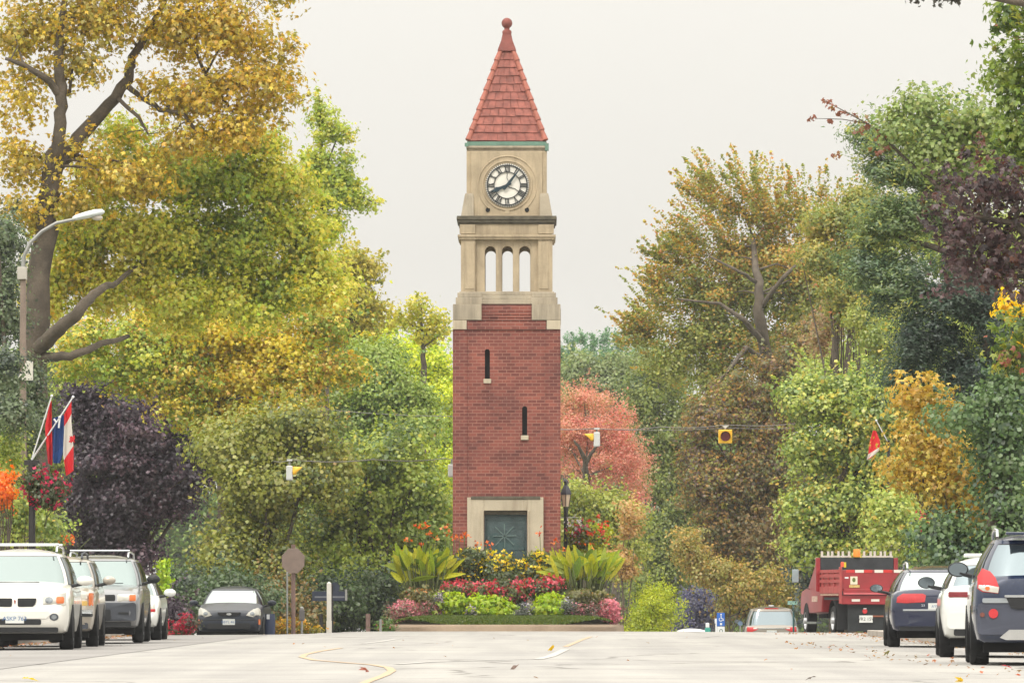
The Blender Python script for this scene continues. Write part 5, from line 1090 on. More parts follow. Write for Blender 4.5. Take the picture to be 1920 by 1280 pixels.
m = MB(); m.box(-5/s, -5/s, -.1, 5/s, 5/s, zz(1163)); m.box(-4.2/s, -4.2/s, zz(1163), 4.2/s, 4.2/s, zz(1093), 0); m.loft([[(-4.2/s, -4.2/s, zz(1093)), (4.2/s, -4.2/s, zz(1093)), (4.2/s, 4.2/s, zz(1093)), (-4.2/s, 4.2/s, zz(1093))], [(-1/s, -1/s, zz(1090)), (1/s, -1/s, zz(1090)), (1/s, 1/s, zz(1090)), (-1/s, 1/s, zz(1090))]]); m.build('post', pmat('white_post_paint', (206, 202, 194), .7, .08, 3, 40), r, bevel=.006)
nav = pmat('navy_sign', (36, 44, 62), .6, .12, 5); navl = pmat('navy_sign_line', (110, 112, 118), .6)
r, g = post_thing('street_sign', 'dark navy street name blades on a post behind the white post', 'street sign', 622, 153, 1094, .045, iron2); s = F/153; z = lambda py: gz(py, 153)-g; xx = lambda p: (p-622)/s
b = MB().box(xx(585), -.03, z(1126), xx(651), 0, z(1108)).build('name_blade', nav, r, bevel=.008); MB().box(xx(590), -.036, z(1120), xx(646), -.031, z(1117)).build('blade_line', navl, b)
MB().lathe([(0, -.02), (10/s, -.02), (10/s, .0), (0, 0)], (xx(627), 0, z(1101)), 'y', 18).build('crest_disc', nav, r); MB().box(xx(647), -.04, z(1125), xx(651), .02, z(1104)).build('blade_end', galv, r)
r, g = post_thing('parking_meter', 'small grey pay meter on a thin post by the yellow flowers', 'meter', 566, 146, 1163, .03, galv); z = lambda py: gz(py, 146)-g
MB().box(-.07, -.06, z(1163), .07, .06, z(1142)).build('meter_head', pmat('meter_grey', (96, 92, 92), .5, .15), r, bevel=.03); MB().sphere((0, 0, z(1140)), .05, 10, 6).build('meter_dome', galv, r, smooth=60)
for px, top, Y, lb, mt, rr in ((690, 1150, 152, 'brown wooden stake post left of the island', postb, .06), (713.5, 1160, 151, 'short pale post beside the island kerb', galv, .035), (602, 1150, 154, 'dark slim bollard left of the thick white post', iron2, .05), (578, 1148, 156, 'dark stake behind the small grey meter', iron2, .04)): post_thing('short_post', lb, 'post', px, Y, top, rr, mt)
# bins and small signs
X = gx(504, 147); g = ground(X, 147); r = empty('litter_bin', (X, 147, g), 0, 'dark blue litter bin beside the dark blue hatchback', 'litter bin'); s = F/147
m = MB(); m.loft([[(a*math.cos(t), a*math.sin(t), z_) for t in np.linspace(0, 2*PI, 16, endpoint=False)] for a, z_ in ((.15, 0), (.165, .05), (.165, gz(1153, 147)-g-.1), (.15, gz(1150, 147)-g))]); m.build('bin_body', pmat('bin_blue', (42, 54, 84), .5, .1), r, smooth=40)
MB().box(-.05, -.175, gz(1160, 147)-g, .03, -.163, gz(1151, 147)-g).build('bin_label', whtink, r)
Yb = 190; 
def base(px, Y): X = gx(px, Y); return Vector((X, Y, ground(X, Y)))
o = base(1327, Yb); r = empty('litter_bin', o, 0, 'teal bin with a white top beyond the crest', 'litter bin'); z = lambda py: gz(py, Yb)-o.z; k = Yb/F
MB().box(-5*k, -.1, 0, 5*k, .1, z(1176)).build('bin_body', pmat('teal_paint', (56, 150, 136), .5, .08), r, bevel=.02); MB().box(-4*k, -.09, z(1176), 3*k, .09, z(1167)).build('bin_top', whtink, r, bevel=.02)
o = base(1352, Yb); r = empty('parking_sign', o, 0, 'blue accessible parking sign with white wheelchair symbol above a white notice', 'road sign'); z = lambda py: gz(py, Yb)-o.z
MB().tube([(0, .05, 0), (0, .05, z(1150))], .03, 8).build('post', galv, r); bluem = pmat('sign_blue', (30, 96, 186), .5, .05)
p = MB().box(-8*k, 0, z(1173), 7*k, .02, z(1148)).build('sign_plate', bluem, r, bevel=.01)
m = MB(); m.sphere((0, -.005, z(1151.5)), 1.5*k, 8, 6, 1, .3, 1); m.tube([(0, -.006, z(1153.5)), (0, -.006, z(1159)), (3.2*k, -.006, z(1159)), (4.5*k, -.006, z(1163))], .9*k, 5)
pts = [(-.5*k+3.2*k*math.cos(t), -.006, z(1160.5)+3.2*k*math.sin(t)) for t in np.linspace(2.2, 6.0, 14)]; m.tube(pts, .8*k, 5); m.build('wheelchair_symbol', whtink, p)
MB().box(-2*k, -.012, z(1171), 2*k, -.001, z(1167)).build('notice_patch', whtink, p)
n_ = MB().box(-7*k, 0, z(1190), 7*k, .02, z(1174)).build('notice_plate', whtink, r, bevel=.01); MB().lathe([(2.2*k, -.004), (3.4*k, -.004)], (0, 0, z(1182)), 'y', 18).build('notice_ring', pmat('notice_green', (70, 100, 80), .6), n_)
o = base(1343, Yb+2); r = empty('sign_post', o, 0, 'thin white post with pale cap left of the blue parking sign', 'post'); z = lambda py: gz(py, Yb+2)-o.z
MB().tube([(0, 0, 0), (0, 0, z(1160))], .03, 8).build('post', whtink, r); MB().box(-3*k, -.03, z(1168), 3*k, .03, z(1159)).build('cap', whtink, r, bevel=.01)
o = base(1486, 175); r = empty('street_sign', o, 0, 'pale teal sign blade behind the champagne minivan', 'street sign'); z = lambda py: gz(py, 175)-o.z; k = 175/F
MB().tube([(2*k, .03, 0), (2*k, .03, z(1133))], .03, 8).build('post', pmat('teal_post', (50, 90, 92), .6), r); MB().box(-9*k, 0, z(1133), 9*k, .02, z(1126)).build('name_blade', pmat('pale_teal', (156, 200, 190), .6), r)
o = base(1388, 196); r = empty('round_sign', o, 0, 'small round grey blue sign left of the champagne minivan', 'road sign'); z = lambda py: gz(py, 196)-o.z; k = 196/F
MB().tube([(0, .03, 0), (0, .03, z(1168))], .025, 8).build('post', galv, r); MB().lathe([(0, 0), (4.5*k, 0), (4.5*k, .02), (0, .02)], (0, 0, z(1168)), 'y', 16).build('sign_plate', pmat('slate_sign', (96, 116, 140), .5), r)
# kerbside flowers and bushes low behind the crest
plant('yellow_flower_bed', 'low bank of golden yellow flowers around the octagonal sign post', 149.5, [(545, 1176, 34, 16), (520, 1180, 22, 12), (588, 1182, 20, 8)], [(1, (120, 120, 40)), (1, (150, 130, 40))], .06, ([(3, (224, 176, 30)), (1, (206, 140, 40))], 260, .07, 2), 80, -.4, cat='flower bed', group='kerbside flower beds')
plant('pink_flower_bed', 'low bank of deep pink flowers between the white car and the dark blue hatchback', 143, [(332, 1178, 30, 14), (352, 1168, 14, 16)], [(1, (84, 70, 56)), (1, (96, 100, 56))], .06, ([(3, (190, 62, 84)), (1, (214, 96, 112))], 150, .08, 2), 81, -.3, cat='flower bed', group='kerbside flower beds')
plant('lime_climber', 'thin lime yellow climbing plant standing behind the white car', 136, [(308, 1065, 6, 30), (306, 1100, 8, 22)], [(1, (170, 196, 50)), (1, (140, 170, 50))], .09, None, 82, -.05, nbr=6)
plant('low_shrub', 'low green shrub with pale blooms left of the island kerb', 151.5, [(724, 1176, 16, 14)], [(1, (110, 140, 60)), (1, (86, 110, 50))], .06, ([(1, (206, 120, 110))], 14, .06, 2), 83, -.3, nbr=5)
# fallen leaves
def fallen(n, rng, fn): 
    P = np.array([fn(rng) for _ in range(n)]); P[:, 2] = [ground(a, b)+.015 for a, b in P[:, :2]]; return P
rng = np.random.default_rng(3)
P = np.concatenate([fallen(420, rng, lambda r: (8.0-abs(r.normal(0, .35)), r.uniform(62, 137), 0)), fallen(90, rng, lambda r: (5.3+r.normal(0, .3), r.uniform(60, 112), 0)), fallen(800, rng, lambda r: (-9.8+abs(r.normal(0, .3)), r.uniform(70, 136), 0)), fallen(30, rng, lambda r: (r.uniform(-9, 8), r.uniform(58, 145), 0)), fallen(260, rng, lambda r: (8.6+r.normal(0, 1.2), r.uniform(138, 149), 0))])
tag(leaf_mesh('fallen_leaves', P, .03+.04*rng.random(len(P)), palette([(2, (176, 130, 80)), (2, (140, 110, 70)), (1, (190, 120, 90)), (1, (110, 90, 70))], len(P), rng.random(len(P))), 'mp', 2.0, 0), kind='stuff')
for i, (px, py, c, lb, sz, cat) in enumerate(((1032, 1219, (212, 176, 40), 'yellow fallen leaf on the white road line', .16, 'leaf'), (681, 1259, (150, 92, 76), 'reddish brown fallen leaf beside the yellow road line', .13, 'leaf'), (963, 1254, (120, 100, 90), 'grey brown fallen leaf in the middle of the road', .12, 'leaf'), (1661, 1226, (130, 124, 80), 'curled olive leaf near the right parked cars', .14, 'leaf'), (1888, 1249, (196, 80, 90), 'pink red fallen leaf under the nearest dark blue SUV', .12, 'leaf'), (57, 1275, (222, 196, 60), 'bright yellow fallen leaf at the bottom left of the road', .15, 'leaf'), (1797, 1275, (224, 190, 90), 'pale yellow fallen leaf at the bottom right of the road', .1, 'leaf'), (1520, 1274, (96, 84, 78), 'dark curled leaf low on the right of the road', .1, 'leaf'))):
    Yl = CH*F/(py-HY); X = gx(px, Yl); q = leaf_mesh('fallen_leaf', np.array([[0, 0, .03]]), np.array([sz]), np.array([lin(c)]), 'mp', .9, 0); q.location = (X, Yl, ground(X, Yl)); tag(q, lb, cat, 'single leaves lying on the road')
GAIN = 1.17
# ================================================================ trees
GOLD = [(3, (190, 164, 74)), (3, (204, 178, 84)), (2, (160, 146, 68)), (2, (212, 192, 100)), (1, (140, 138, 70)), (1, (186, 146, 76))]
YG = [(2, (116, 134, 62)), (3, (146, 164, 74)), (3, (178, 186, 84)), (3, (208, 204, 98)), (1, (228, 220, 130)), (1, (206, 182, 84))]
YEL = [(1, (160, 154, 70)), (3, (198, 182, 78)), (4, (216, 198, 86)), (2, (226, 212, 116)), (1, (200, 164, 86))]
OLV = [(3, (128, 136, 70)), (3, (148, 150, 76)), (2, (102, 112, 62)), (1, (174, 164, 84)), (1, (154, 128, 80))]
MID = [(3, (128, 150, 74)), (3, (146, 162, 82)), (2, (104, 126, 66)), (1, (172, 174, 92))]
PUR = [(3, (82, 64, 76)), (3, (64, 52, 64)), (2, (104, 82, 94)), (1, (88, 72, 68)), (1, (140, 118, 126))]
DKG = [(3, (71, 89, 61)), (3, (86, 104, 68)), (2, (58, 72, 58)), (1, (113, 126, 79))]
LTG = [(3, (146, 164, 86)), (3, (166, 176, 94)), (2, (118, 136, 74)), (1, (190, 190, 108)), (1, (190, 168, 92))]
PNK = [(3, (218, 150, 132)), (3, (208, 132, 120)), (2, (226, 170, 150)), (1, (190, 142, 112)), (1, (200, 168, 130))]
ORG = [(3, (186, 154, 104)), (2, (172, 140, 92)), (2, (196, 170, 112)), (1, (150, 140, 88))]
BRN = [(3, (132, 112, 74)), (3, (142, 120, 76)), (2, (112, 112, 70)), (1, (166, 134, 82)), (1, (110, 88, 74))]
GLD2 = [(3, (196, 166, 78)), (3, (182, 154, 78)), (2, (206, 186, 104)), (2, (150, 148, 76)), (1, (170, 130, 78))]
GR = 'trees along the street'
# ---- left side
ES = {'el': (.3, 0, .4)}
LOW = [(220, 330, 70, 60), (330, 330, 100, 70), (440, 330, 90, 65), (540, 360, 70, 60), (180, 430, 100, 70), (300, 440, 120, 90, {'t': .05}), (430, 450, 120, 90), (560, 470, 60, 90), (120, 500, 70, 70), (230, 540, 100, 70), (90, 580, 40, 60), (340, 560, 110, 70), (470, 560, 110, 70), (590, 540, 70, 60, {'t': .1}), (230, 250, 50, 30, {'d': .7}), (480, 280, 60, 30)]
def lower_crown(root, rng):
    cents, P, tone, axs, nbs = crown_points(LOW, 139, 38, 40, .5, rng, None, .35)
    leaf_mesh('lower_crown', P-np.array(root.location), .12*(.5+.62*rng.random(len(P))), palette(YG+[(1, (214, 182, 44)), (1, (98, 124, 45))], len(P), tone, .12, rng), 'mp', .6, .9, parent=root, rng=rng, nb=nbs)['label'] = 'yellow green lower boughs'
tree('golden_maple', 'big golden brown maple with a forked trunk rising out of the top left corner', 136,
     [(60, 60, 90, 70), (190, 40, 100, 70), (330, 60, 110, 80), (450, 60, 80, 75), (500, 150, 48, 46), (420, 180, 95, 70), (330, 190, 70, 60, {'d': .7}), (40, 180, 55, 55, {'d': .8}), (30, 300, 50, 60), (170, 300, 60, 50, {'d': .6}), (250, 330, 90, 60), (350, 270, 90, 50, {'d': .8}), (460, 250, 70, 50), (160, 130, 80, 50, {'d': .6}), (60, 400, 40, 60), (250, -50, 300, 70), (520, -30, 40, 60), (130, 380, 60, 60, {'d': .7}), (545, 110, 14, 30, ES), (530, 190, 30, 34, {'d': .8})],
     GOLD, .125, dens=17, per=30, rc=.55, tpl='mp', seed=3, shell=.3, jit=.12, droop=.8, base=62,
     trunk=[[(58, 1200, 30), (60, 800, 26), (70, 600, 23), (84, 430, 21), (98, 335, 20), (108, 285, 18)], [(100, 330, 15), (112, 250, 12, -.3), (114, 180, 11, -.4), (110, 110, 9, -.5), (118, 30, 6, -.5), (122, -60, 4)], [(104, 310, 18), (140, 270, 15, .3), (190, 215, 12, .5), (240, 150, 10, .5), (248, 110, 8, .6), (290, 40, 6, .8), (330, -40, 4, 1)],
            [(113, 180, 8, -.4), (90, 150, 7, -.6), (45, 122, 5, -.8), (10, 110, 3, -1)], [(236, 160, 6, .5), (262, 180, 5, .2), (300, 205, 4.5, .0), (345, 215, 4, -.2), (380, 260, 2.5, -.3)], [(372, 110, 3), (385, 140, 4, .2), (412, 178, 4, .3), (440, 215, 2, .5)], [(222, 185, 4, .3), (260, 220, 3.5, .2), (278, 252, 2)], [(130, 180, 3), (136, 120, 2.5), (150, 70, 2)], [(385, 140, 2.5, .2), (410, 95, 2), (425, 65, 1.5)], [(62, 660, 16), (110, 620, 13, -.8), (150, 580, 11, -1.2), (185, 545, 8, -.6), (220, 528, 5, 1), (280, 480, 3, 3)], [(75, 672, 10), (130, 668, 8, -1), (190, 645, 6, -.5), (240, 630, 4, 2)]], group=GR, extra=lower_crown, dmul=1.25, twigs=60)
tree('spire_maple', 'upright yellow green spire tree standing against the sky left of the tower', 196,
     [(600, 200, 6, 30, {'el': (0, 0, 1.2)}), (606, 250, 15, 40), (612, 310, 26, 40), (632, 245, 18, 14), (648, 258, 14, 10), (622, 370, 48, 45), (640, 340, 30, 30), (672, 378, 26, 20), (700, 385, 12, 8), (610, 440, 40, 50), (648, 300, 14, 12), (590, 320, 22, 40)],
     YG, .125, dens=24, per=26, rc=.36, tpl='mp', seed=5, shell=.2, base=605, trunk=[[(605, 1190, 15), (608, 700, 10), (606, 400, 6), (602, 260, 3), (598, 180, 1)], [(607, 400, 3), (650, 355, 2.5), (705, 382, 1)], [(606, 330, 2.5), (635, 250, 1)]], group=GR)
tree('golden_understory_tree', 'bright golden yellow tree drooping over the dark purple maple at left', 162,
     [(170, 640, 60, 40), (280, 650, 90, 60), (400, 650, 100, 65), (520, 640, 90, 70), (610, 610, 60, 60), (340, 710, 90, 45), (450, 710, 90, 50), (560, 700, 60, 45), (220, 690, 60, 30), (430, 600, 120, 50), (300, 600, 100, 50), (140, 690, 40, 22, {'t': .2}), (330, 765, 44, 40), (455, 775, 50, 46), (565, 755, 44, 46), (250, 720, 30, 30), (620, 690, 50, 40), (390, 800, 24, 34), (510, 810, 26, 34)],
     YEL+YG[1:4], .12, dens=19, per=34, rc=.5, tpl='mp', seed=6, shell=.35, droop=1.0, base=420, group=GR, trunk=[[(420, 1190, 9), (415, 900, 7), (405, 700, 5), (400, 620, 2)]])
tree('purple_maple', 'rounded dark purple maple behind the left parked row', 170,
     [(240, 780, 110, 90), (190, 850, 90, 100), (300, 850, 90, 110), (250, 940, 110, 100), (330, 930, 60, 80), (160, 950, 60, 80), (230, 1040, 90, 50), (310, 780, 60, 50), (170, 740, 50, 50), (370, 870, 30, 40, {'el': (1, 0, .1)})],
     PUR, .12, dens=20, per=36, rc=.45, tpl='mp', seed=7, shell=.35, base=245, tr=.2, group=GR)
tree('ivy_tree', 'dark grey green ivy covered tree cropped by the left picture edge', 131,
     [(5, 450, 48, 58), (0, 520, 40, 80), (-5, 620, 48, 90), (15, 720, 55, 80), (30, 780, 60, 70), (10, 860, 60, 70), (50, 740, 35, 60), (70, 800, 36, 60), (18, 775, 34, 50, {'dy': -13}), (6, 700, 22, 50, {'dy': -13})],
     [(3, (81, 98, 69)), (3, (98, 111, 79)), (2, (64, 76, 64)), (1, (142, 148, 110))], .085, dens=34, per=38, rc=.32, seed=8, shell=.55, base=5, tr=.25, group=GR)
tree('garden_shrub', 'light green leafy shrub at the far left under the flags', 119, [(15, 850, 40, 50), (16, 925, 48, 55), (48, 970, 44, 34), (40, 1000, 60, 30), (90, 990, 30, 30)], LTG, .09, dens=30, per=30, rc=.3, seed=9, base=30, tr=.05, cat='shrub', group='shrubs by the left pavement')
tree('orange_shrub', 'small orange leaved shrub at the extreme left edge', 117, [(4, 905, 18, 28), (8, 935, 14, 16)], [(3, (242, 135, 49)), (2, (237, 117, 43))], .09, dens=60, per=30, rc=.2, seed=10, base=0, tr=.04, cat='shrub', group='shrubs by the left pavement')
plant('orange_flower', 'single orange bloom above the roof of the beige SUV', 130, [(128, 1010, 5, 7)], [(1, (242, 100, 43))], .08, None, 84, 0.0, nbr=3)
tree('olive_tree', 'dull olive tree filling the area left of the octagonal sign', 158, [(470, 830, 110, 80), (470, 930, 70, 90), (540, 920, 110, 80), (460, 1020, 90, 60), (440, 1040, 50, 70), (560, 800, 80, 50), (460, 1120, 70, 60), (520, 1080, 70, 70), (610, 900, 50, 70)], OLV, .13, dens=17, per=36, rc=.5, seed=11, shell=.4, base=480, tr=.2, group=GR)
tree('olive_tree', 'dull olive tree between the octagonal sign and the island planting', 168, [(660, 900, 90, 90), (740, 880, 80, 90), (620, 1000, 90, 80), (710, 1000, 100, 80), (790, 930, 50, 80), (800, 1010, 50, 60), (640, 1100, 90, 70), (740, 1100, 80, 70), (560, 1120, 60, 70)], [(3, (128, 146, 74)), (3, (154, 166, 80)), (2, (100, 118, 66)), (1, (190, 184, 86)), (1, (160, 132, 82))], .13, dens=17, per=36, rc=.5, seed=12, shell=.4, base=700, tr=.2, group=GR)
tree('rust_shrub', 'dull rust red shrub left of the octagonal sign', 170, [(488, 1040, 38, 40), (500, 1005, 26, 26)], [(3, (164, 106, 76)), (2, (141, 99, 72)), (1, (146, 125, 70))], .1, dens=30, per=34, rc=.34, seed=13, base=490, tr=.06, cat='shrub', group=GR)
tree('tan_shrub', 'rust and olive shrub behind the left orange canna flowers', 172, [(800, 990, 34, 30), (830, 960, 26, 26), (770, 1010, 30, 30)], OLV+[(1, (190, 150, 84))], .1, dens=30, per=30, rc=.3, seed=14, base=800, tr=.05, cat='shrub', group=GR)
tree('mid_green_tree', 'fresh green tree behind the golden tree left of the tower', 205, [(700, 690, 70, 55), (740, 750, 70, 60), (690, 780, 90, 60), (640, 740, 60, 60), (780, 790, 60, 60), (700, 840, 90, 50)], MID, .13, dens=18, per=36, rc=.5, seed=15, base=710, tr=.2, group=GR)
tree('lemon_tree', 'lemon yellow green tree just left of the tower shaft', 232, [(800, 670, 48, 40), (830, 720, 45, 60), (800, 760, 60, 60), (740, 670, 50, 45), (830, 820, 50, 70), (770, 840, 60, 60), (690, 640, 60, 50), (640, 620, 60, 60), (815, 900, 50, 60)], [(3, (180, 194, 74)), (3, (207, 214, 89)), (2, (145, 170, 73)), (1, (227, 222, 103))], .14, dens=17, per=34, rc=.55, seed=16, base=800, tr=.2, group=GR)
tree('wispy_tree', 'wispy small topped tree with open twigs against the sky left of the tower', 218, [(790, 575, 20, 14), (810, 600, 24, 18), (770, 600, 20, 12), (826, 625, 14, 14), (755, 603, 12, 6), (797, 630, 30, 14), (735, 608, 8, 22, {'el': (0, 0, 1)})], [(3, (166, 170, 77)), (2, (194, 188, 86)), (1, (134, 148, 74))], .15, dens=22, per=18, rc=.4, seed=17, shell=.2, base=795, trunk=[[(795, 1180, 10), (795, 700, 6), (792, 640, 4), (790, 570, 1.2)], [(793, 640, 2.4), (815, 600, 1)], [(793, 630, 2.4), (765, 602, 1)], [(794, 650, 2.4), (828, 625, 1)]], group=GR)
tree('yellow_oak', 'yellow oak rising behind the spire tree left of the tower', 214, [(640, 520, 50, 50), (670, 560, 45, 50), (690, 510, 24, 30), (660, 490, 30, 26), (620, 560, 60, 60), (690, 600, 30, 40), (600, 620, 70, 50)], [(3, (160, 156, 70)), (3, (182, 172, 80)), (2, (130, 138, 64)), (1, (116, 124, 62))], .14, dens=20, per=30, rc=.45, tpl='mp', seed=18, base=640, tr=.2, group=GR)
for lb, cx, Yp, pl, sd in (('dark green shrub behind the dark blue hatchback', 440, 152, DKG, 60), ('low dark shrub under the purple maple behind the left row', 250, 150, PUR, 61), ('dark green shrub between the sign post and the white square post', 590, 158, DKG, 62), ('dark green shrub left of the island planting', 690, 160, DKG, 63), ('brown stemmed shrub right of the dark blue hatchback', 520, 156, BRN, 64), ('dark green undergrowth shrub left of the dark blue hatchback', 350, 153, DKG, 65)):
    tree('understory_shrub', lb, Yp, [(cx, 1115, 56, 52), (cx-40, 1150, 50, 50), (cx+40, 1150, 50, 50)], pl, .11, dens=22, per=34, rc=.42, seed=sd, base=cx, tr=.05, cat='shrub', group='understory shrubs along the street')
# ---- right side
for i, (px, top, w_, Yp) in enumerate(((1068, 628, 22, 430), (1090, 622, 20, 436), (1112, 630, 22, 428), (1135, 618, 22, 440), (1158, 626, 22, 432), (1180, 622, 22, 438), (1205, 630, 24, 430), (1046, 640, 20, 426))):
    lb = ['slender', 'tall', 'blunt topped', 'tallest', 'leaning', 'narrow', 'wide', 'shortest'][i]
    where = ['second from the tower', 'third from the tower', 'fourth from the tower', 'in the middle of the row', 'fifth from the tower', 'second from the big maple', 'nearest the big maple', 'touching the tower edge'][i]
    tree('pine_tree', f'{lb} distant blue green pine, {where}', Yp, [(px, top+16, w_*.35, 18), (px, top+44, w_*.7, 24), (px, top+84, w_, 34), (px, top+130, w_*1.2, 44)], [(3, (100, 138, 100)), (2, (116, 151, 103)), (1, (84, 120, 97))], .26, dens=9, per=22, rc=.6, tpl='ln', seed=100+i, shell=.3, base=px, tr=.2, nbr=4, elong=(0, 0, .5), group='distant pines right of the tower')
tree('far_green_tree', 'soft green tree below the distant pines right of the tower', 380, [(1090, 700, 40, 36), (1140, 720, 50, 40), (1200, 690, 60, 50), (1070, 740, 40, 40), (1180, 760, 60, 60), (1240, 700, 50, 60)], [(3, (116, 130, 82)), (3, (132, 144, 88)), (1, (152, 152, 92))], .22, dens=8, per=34, rc=.8, seed=30, base=1140, tr=.25, group=GR)
tree('pink_tree', 'salmon pink autumn tree right of the tower shaft', 250, [(1080, 780, 50, 60), (1130, 800, 50, 55), (1170, 820, 40, 55), (1075, 850, 45, 60), (1130, 870, 60, 60), (1185, 880, 34, 60), (1195, 940, 22, 34), (1090, 740, 26, 26), (1050, 810, 30, 50)], PNK+[(2, (140, 148, 84)), (1, (206, 172, 110))], .13, dens=17, per=34, rc=.5, tpl='ln', seed=31, shell=.4, base=1100, trunk=[[(1100, 1180, 8), (1098, 900, 6), (1099, 868, 5, -5), (1090, 845, 3.5, -5.5), (1077, 826, 2, -6)], [(1099, 868, 4, -5), (1112, 845, 3, -5.5), (1122, 830, 1.5, -6)]], updir=.9, group=GR)
tree('lime_bush', 'yellow green bush behind the black lantern post', 206, [(1090, 940, 40, 40), (1140, 960, 44, 46), (1180, 990, 30, 50), (1110, 1010, 50, 50), (1160, 1050, 44, 50), (1060, 980, 20, 50)], [(3, (136, 146, 74)), (3, (156, 160, 80)), (2, (108, 122, 66)), (1, (172, 156, 86))], .13, dens=20, per=34, rc=.45, seed=32, base=1120, tr=.08, cat='shrub', group=GR)
tree('peach_shrub', 'peach orange foliage patch below the pink tree', 200, [(1180, 1000, 16, 18), (1160, 1050, 30, 20), (1170, 1075, 26, 16), (1185, 960, 18, 20)], ORG, .11, dens=30, per=24, rc=.3, seed=33, base=1170, tr=.04, cat='shrub', group=GR)
tree('hazel_tree', 'tall soft green tree between the pink tree and the brown maple', 270, [(1230, 720, 60, 60), (1260, 790, 70, 60), (1230, 860, 50, 70), (1270, 920, 60, 80), (1250, 1010, 60, 80), (1290, 840, 50, 60), (1240, 1090, 60, 50), (1210, 780, 30, 60)], [(3, (112, 126, 70)), (3, (132, 142, 76)), (2, (94, 110, 66)), (1, (154, 144, 80))], .15, dens=14, per=36, rc=.6, seed=34, base=1250, tr=.25, group=GR)
UL = {'el': (-1, 0, .8), 'sl': 2.6, 'd': .35, 'sp': 1.5, 'plume': 1}; UU = {'el': (-.25, 0, 1.2), 'sl': 2.6, 'd': .35, 'sp': 1.5, 'plume': 1}
tree('feathery_maple', 'big feathery topped olive and orange maple right of the tower', 240,
     [(1330, 373, 26, 34, UL), (1370, 388, 34, 42, UL), (1410, 398, 30, 46, UU), (1450, 418, 34, 44, UU), (1490, 428, 30, 50, UU), (1530, 418, 30, 44, UU), (1350, 448, 44, 44, UL), (1300, 468, 34, 24, UL), (1262, 486, 26, 14, UL), (1310, 500, 50, 40, UL), (1400, 488, 80, 60), (1480, 498, 70, 60), (1280, 560, 44, 36, UL), (1240, 545, 22, 12, UL), (1350, 560, 80, 60), (1440, 560, 90, 70), (1520, 560, 60, 80), (1260, 620, 50, 40, UL), (1215, 610, 24, 14, UL), (1330, 640, 80, 60), (1430, 650, 90, 60), (1510, 660, 60, 60), (1260, 680, 50, 40), (1340, 710, 80, 50), (1200, 640, 30, 16, UL)],
     [(4, (154, 156, 78)), (3, (134, 142, 70)), (2, (190, 156, 84)), (2, (172, 170, 90)), (1, (204, 146, 100))], .14, dens=14, per=32, rc=.6, tpl='rh', seed=35, shell=.3, base=1450,
     trunk=[[(1470, 1190, 18), (1460, 800, 15), (1440, 680, 12, -2), (1424, 600, 11, -3), (1422, 530, 8, -3), (1410, 440, 4)], [(1430, 640, 6, -3), (1395, 600, 5, -4), (1350, 570, 3, -4), (1270, 560, 1.5, -4)], [(1424, 580, 5, -3), (1470, 520, 4, -4), (1500, 490, 3, -4), (1530, 470, 2)], [(1440, 680, 6, -3), (1400, 650, 4, -4.5), (1370, 690, 3.5, -5), (1340, 725, 2, -5)], [(1420, 530, 4, -3), (1390, 510, 3, -3.5), (1330, 480, 1.5, -3)]], group=GR)
tree('brown_maple', 'broad brown and rust maple behind the yellow signal at right', 230,
     [(1400, 740, 80, 50), (1350, 800, 80, 60), (1430, 800, 80, 60), (1390, 880, 100, 70), (1340, 940, 70, 70), (1440, 900, 70, 90), (1400, 1000, 100, 70), (1420, 1120, 90, 70), (1350, 1050, 70, 60), (1450, 1020, 60, 80), (1310, 870, 40, 50), (1480, 760, 50, 50), (1470, 690, 60, 50), (1520, 640, 40, 50)],
     BRN+[(2, (150, 146, 76)), (1, (186, 140, 80)), (2, (110, 118, 66))], .14, dens=17, per=36, rc=.5, tpl='mp', seed=36, shell=.4, base=1420, tr=.22, group=GR)
tree('orange_bush', 'tan orange bush hanging left of the champagne minivan', 224, [(1300, 1040, 40, 26), (1330, 1065, 50, 26), (1290, 1010, 26, 20), (1350, 1080, 40, 22), (1370, 1110, 36, 30), (1400, 1110, 46, 34), (1440, 1090, 40, 30), (1480, 1110, 36, 40)], [(3, (176, 150, 88)), (2, (150, 144, 78)), (2, (192, 164, 100)), (1, (124, 128, 68))], .12, dens=20, per=28, rc=.42, seed=37, base=1350, tr=.06, cat='shrub', group=GR)
tree('gold_tipped_yew', 'rounded golden green conifer bush right of the island', 200, [(1225, 1120, 34, 26), (1200, 1150, 34, 32), (1245, 1150, 40, 32), (1215, 1175, 46, 26), (1190, 1180, 30, 24)], [(3, (178, 185, 57)), (3, (152, 165, 57)), (2, (201, 198, 77)), (1, (116, 134, 59))], .11, dens=34, per=34, rc=.32, tpl='ln', seed=38, base=1225, tr=.07, cat='shrub', group=GR)
tree('blue_shrub', 'dark blue grey shrub between the conifer bush and the tan bush', 246, [(1310, 1130, 34, 34), (1290, 1160, 30, 30), (1335, 1150, 26, 36), (1300, 1185, 40, 26)], [(3, (84, 84, 114)), (2, (97, 95, 112)), (1, (109, 117, 100))], .11, dens=26, per=32, rc=.36, seed=39, base=1310, tr=.06, cat='shrub', group=GR)
tree('pale_green_tree', 'pale green leafy tree behind the red truck at right', 172,
     [(1600, 730, 80, 50), (1540, 770, 80, 60), (1650, 790, 80, 60), (1580, 840, 90, 60), (1520, 860, 50, 60), (1660, 870, 70, 60), (1600, 930, 100, 60), (1540, 980, 60, 60), (1640, 1000, 80, 60), (1490, 735, 44, 26), (1570, 1040, 80, 50), (1500, 940, 40, 40), (1500, 1040, 30, 60), (1676, 955, 40, 44, {'dy': -14}), (1660, 1000, 40, 36, {'dy': -14})],
     LTG+[(1, (190, 176, 90)), (1, (150, 166, 80))], .13, dens=18, per=36, rc=.48, seed=40, shell=.4, base=1600, tr=.2, group=GR, droop=.8)
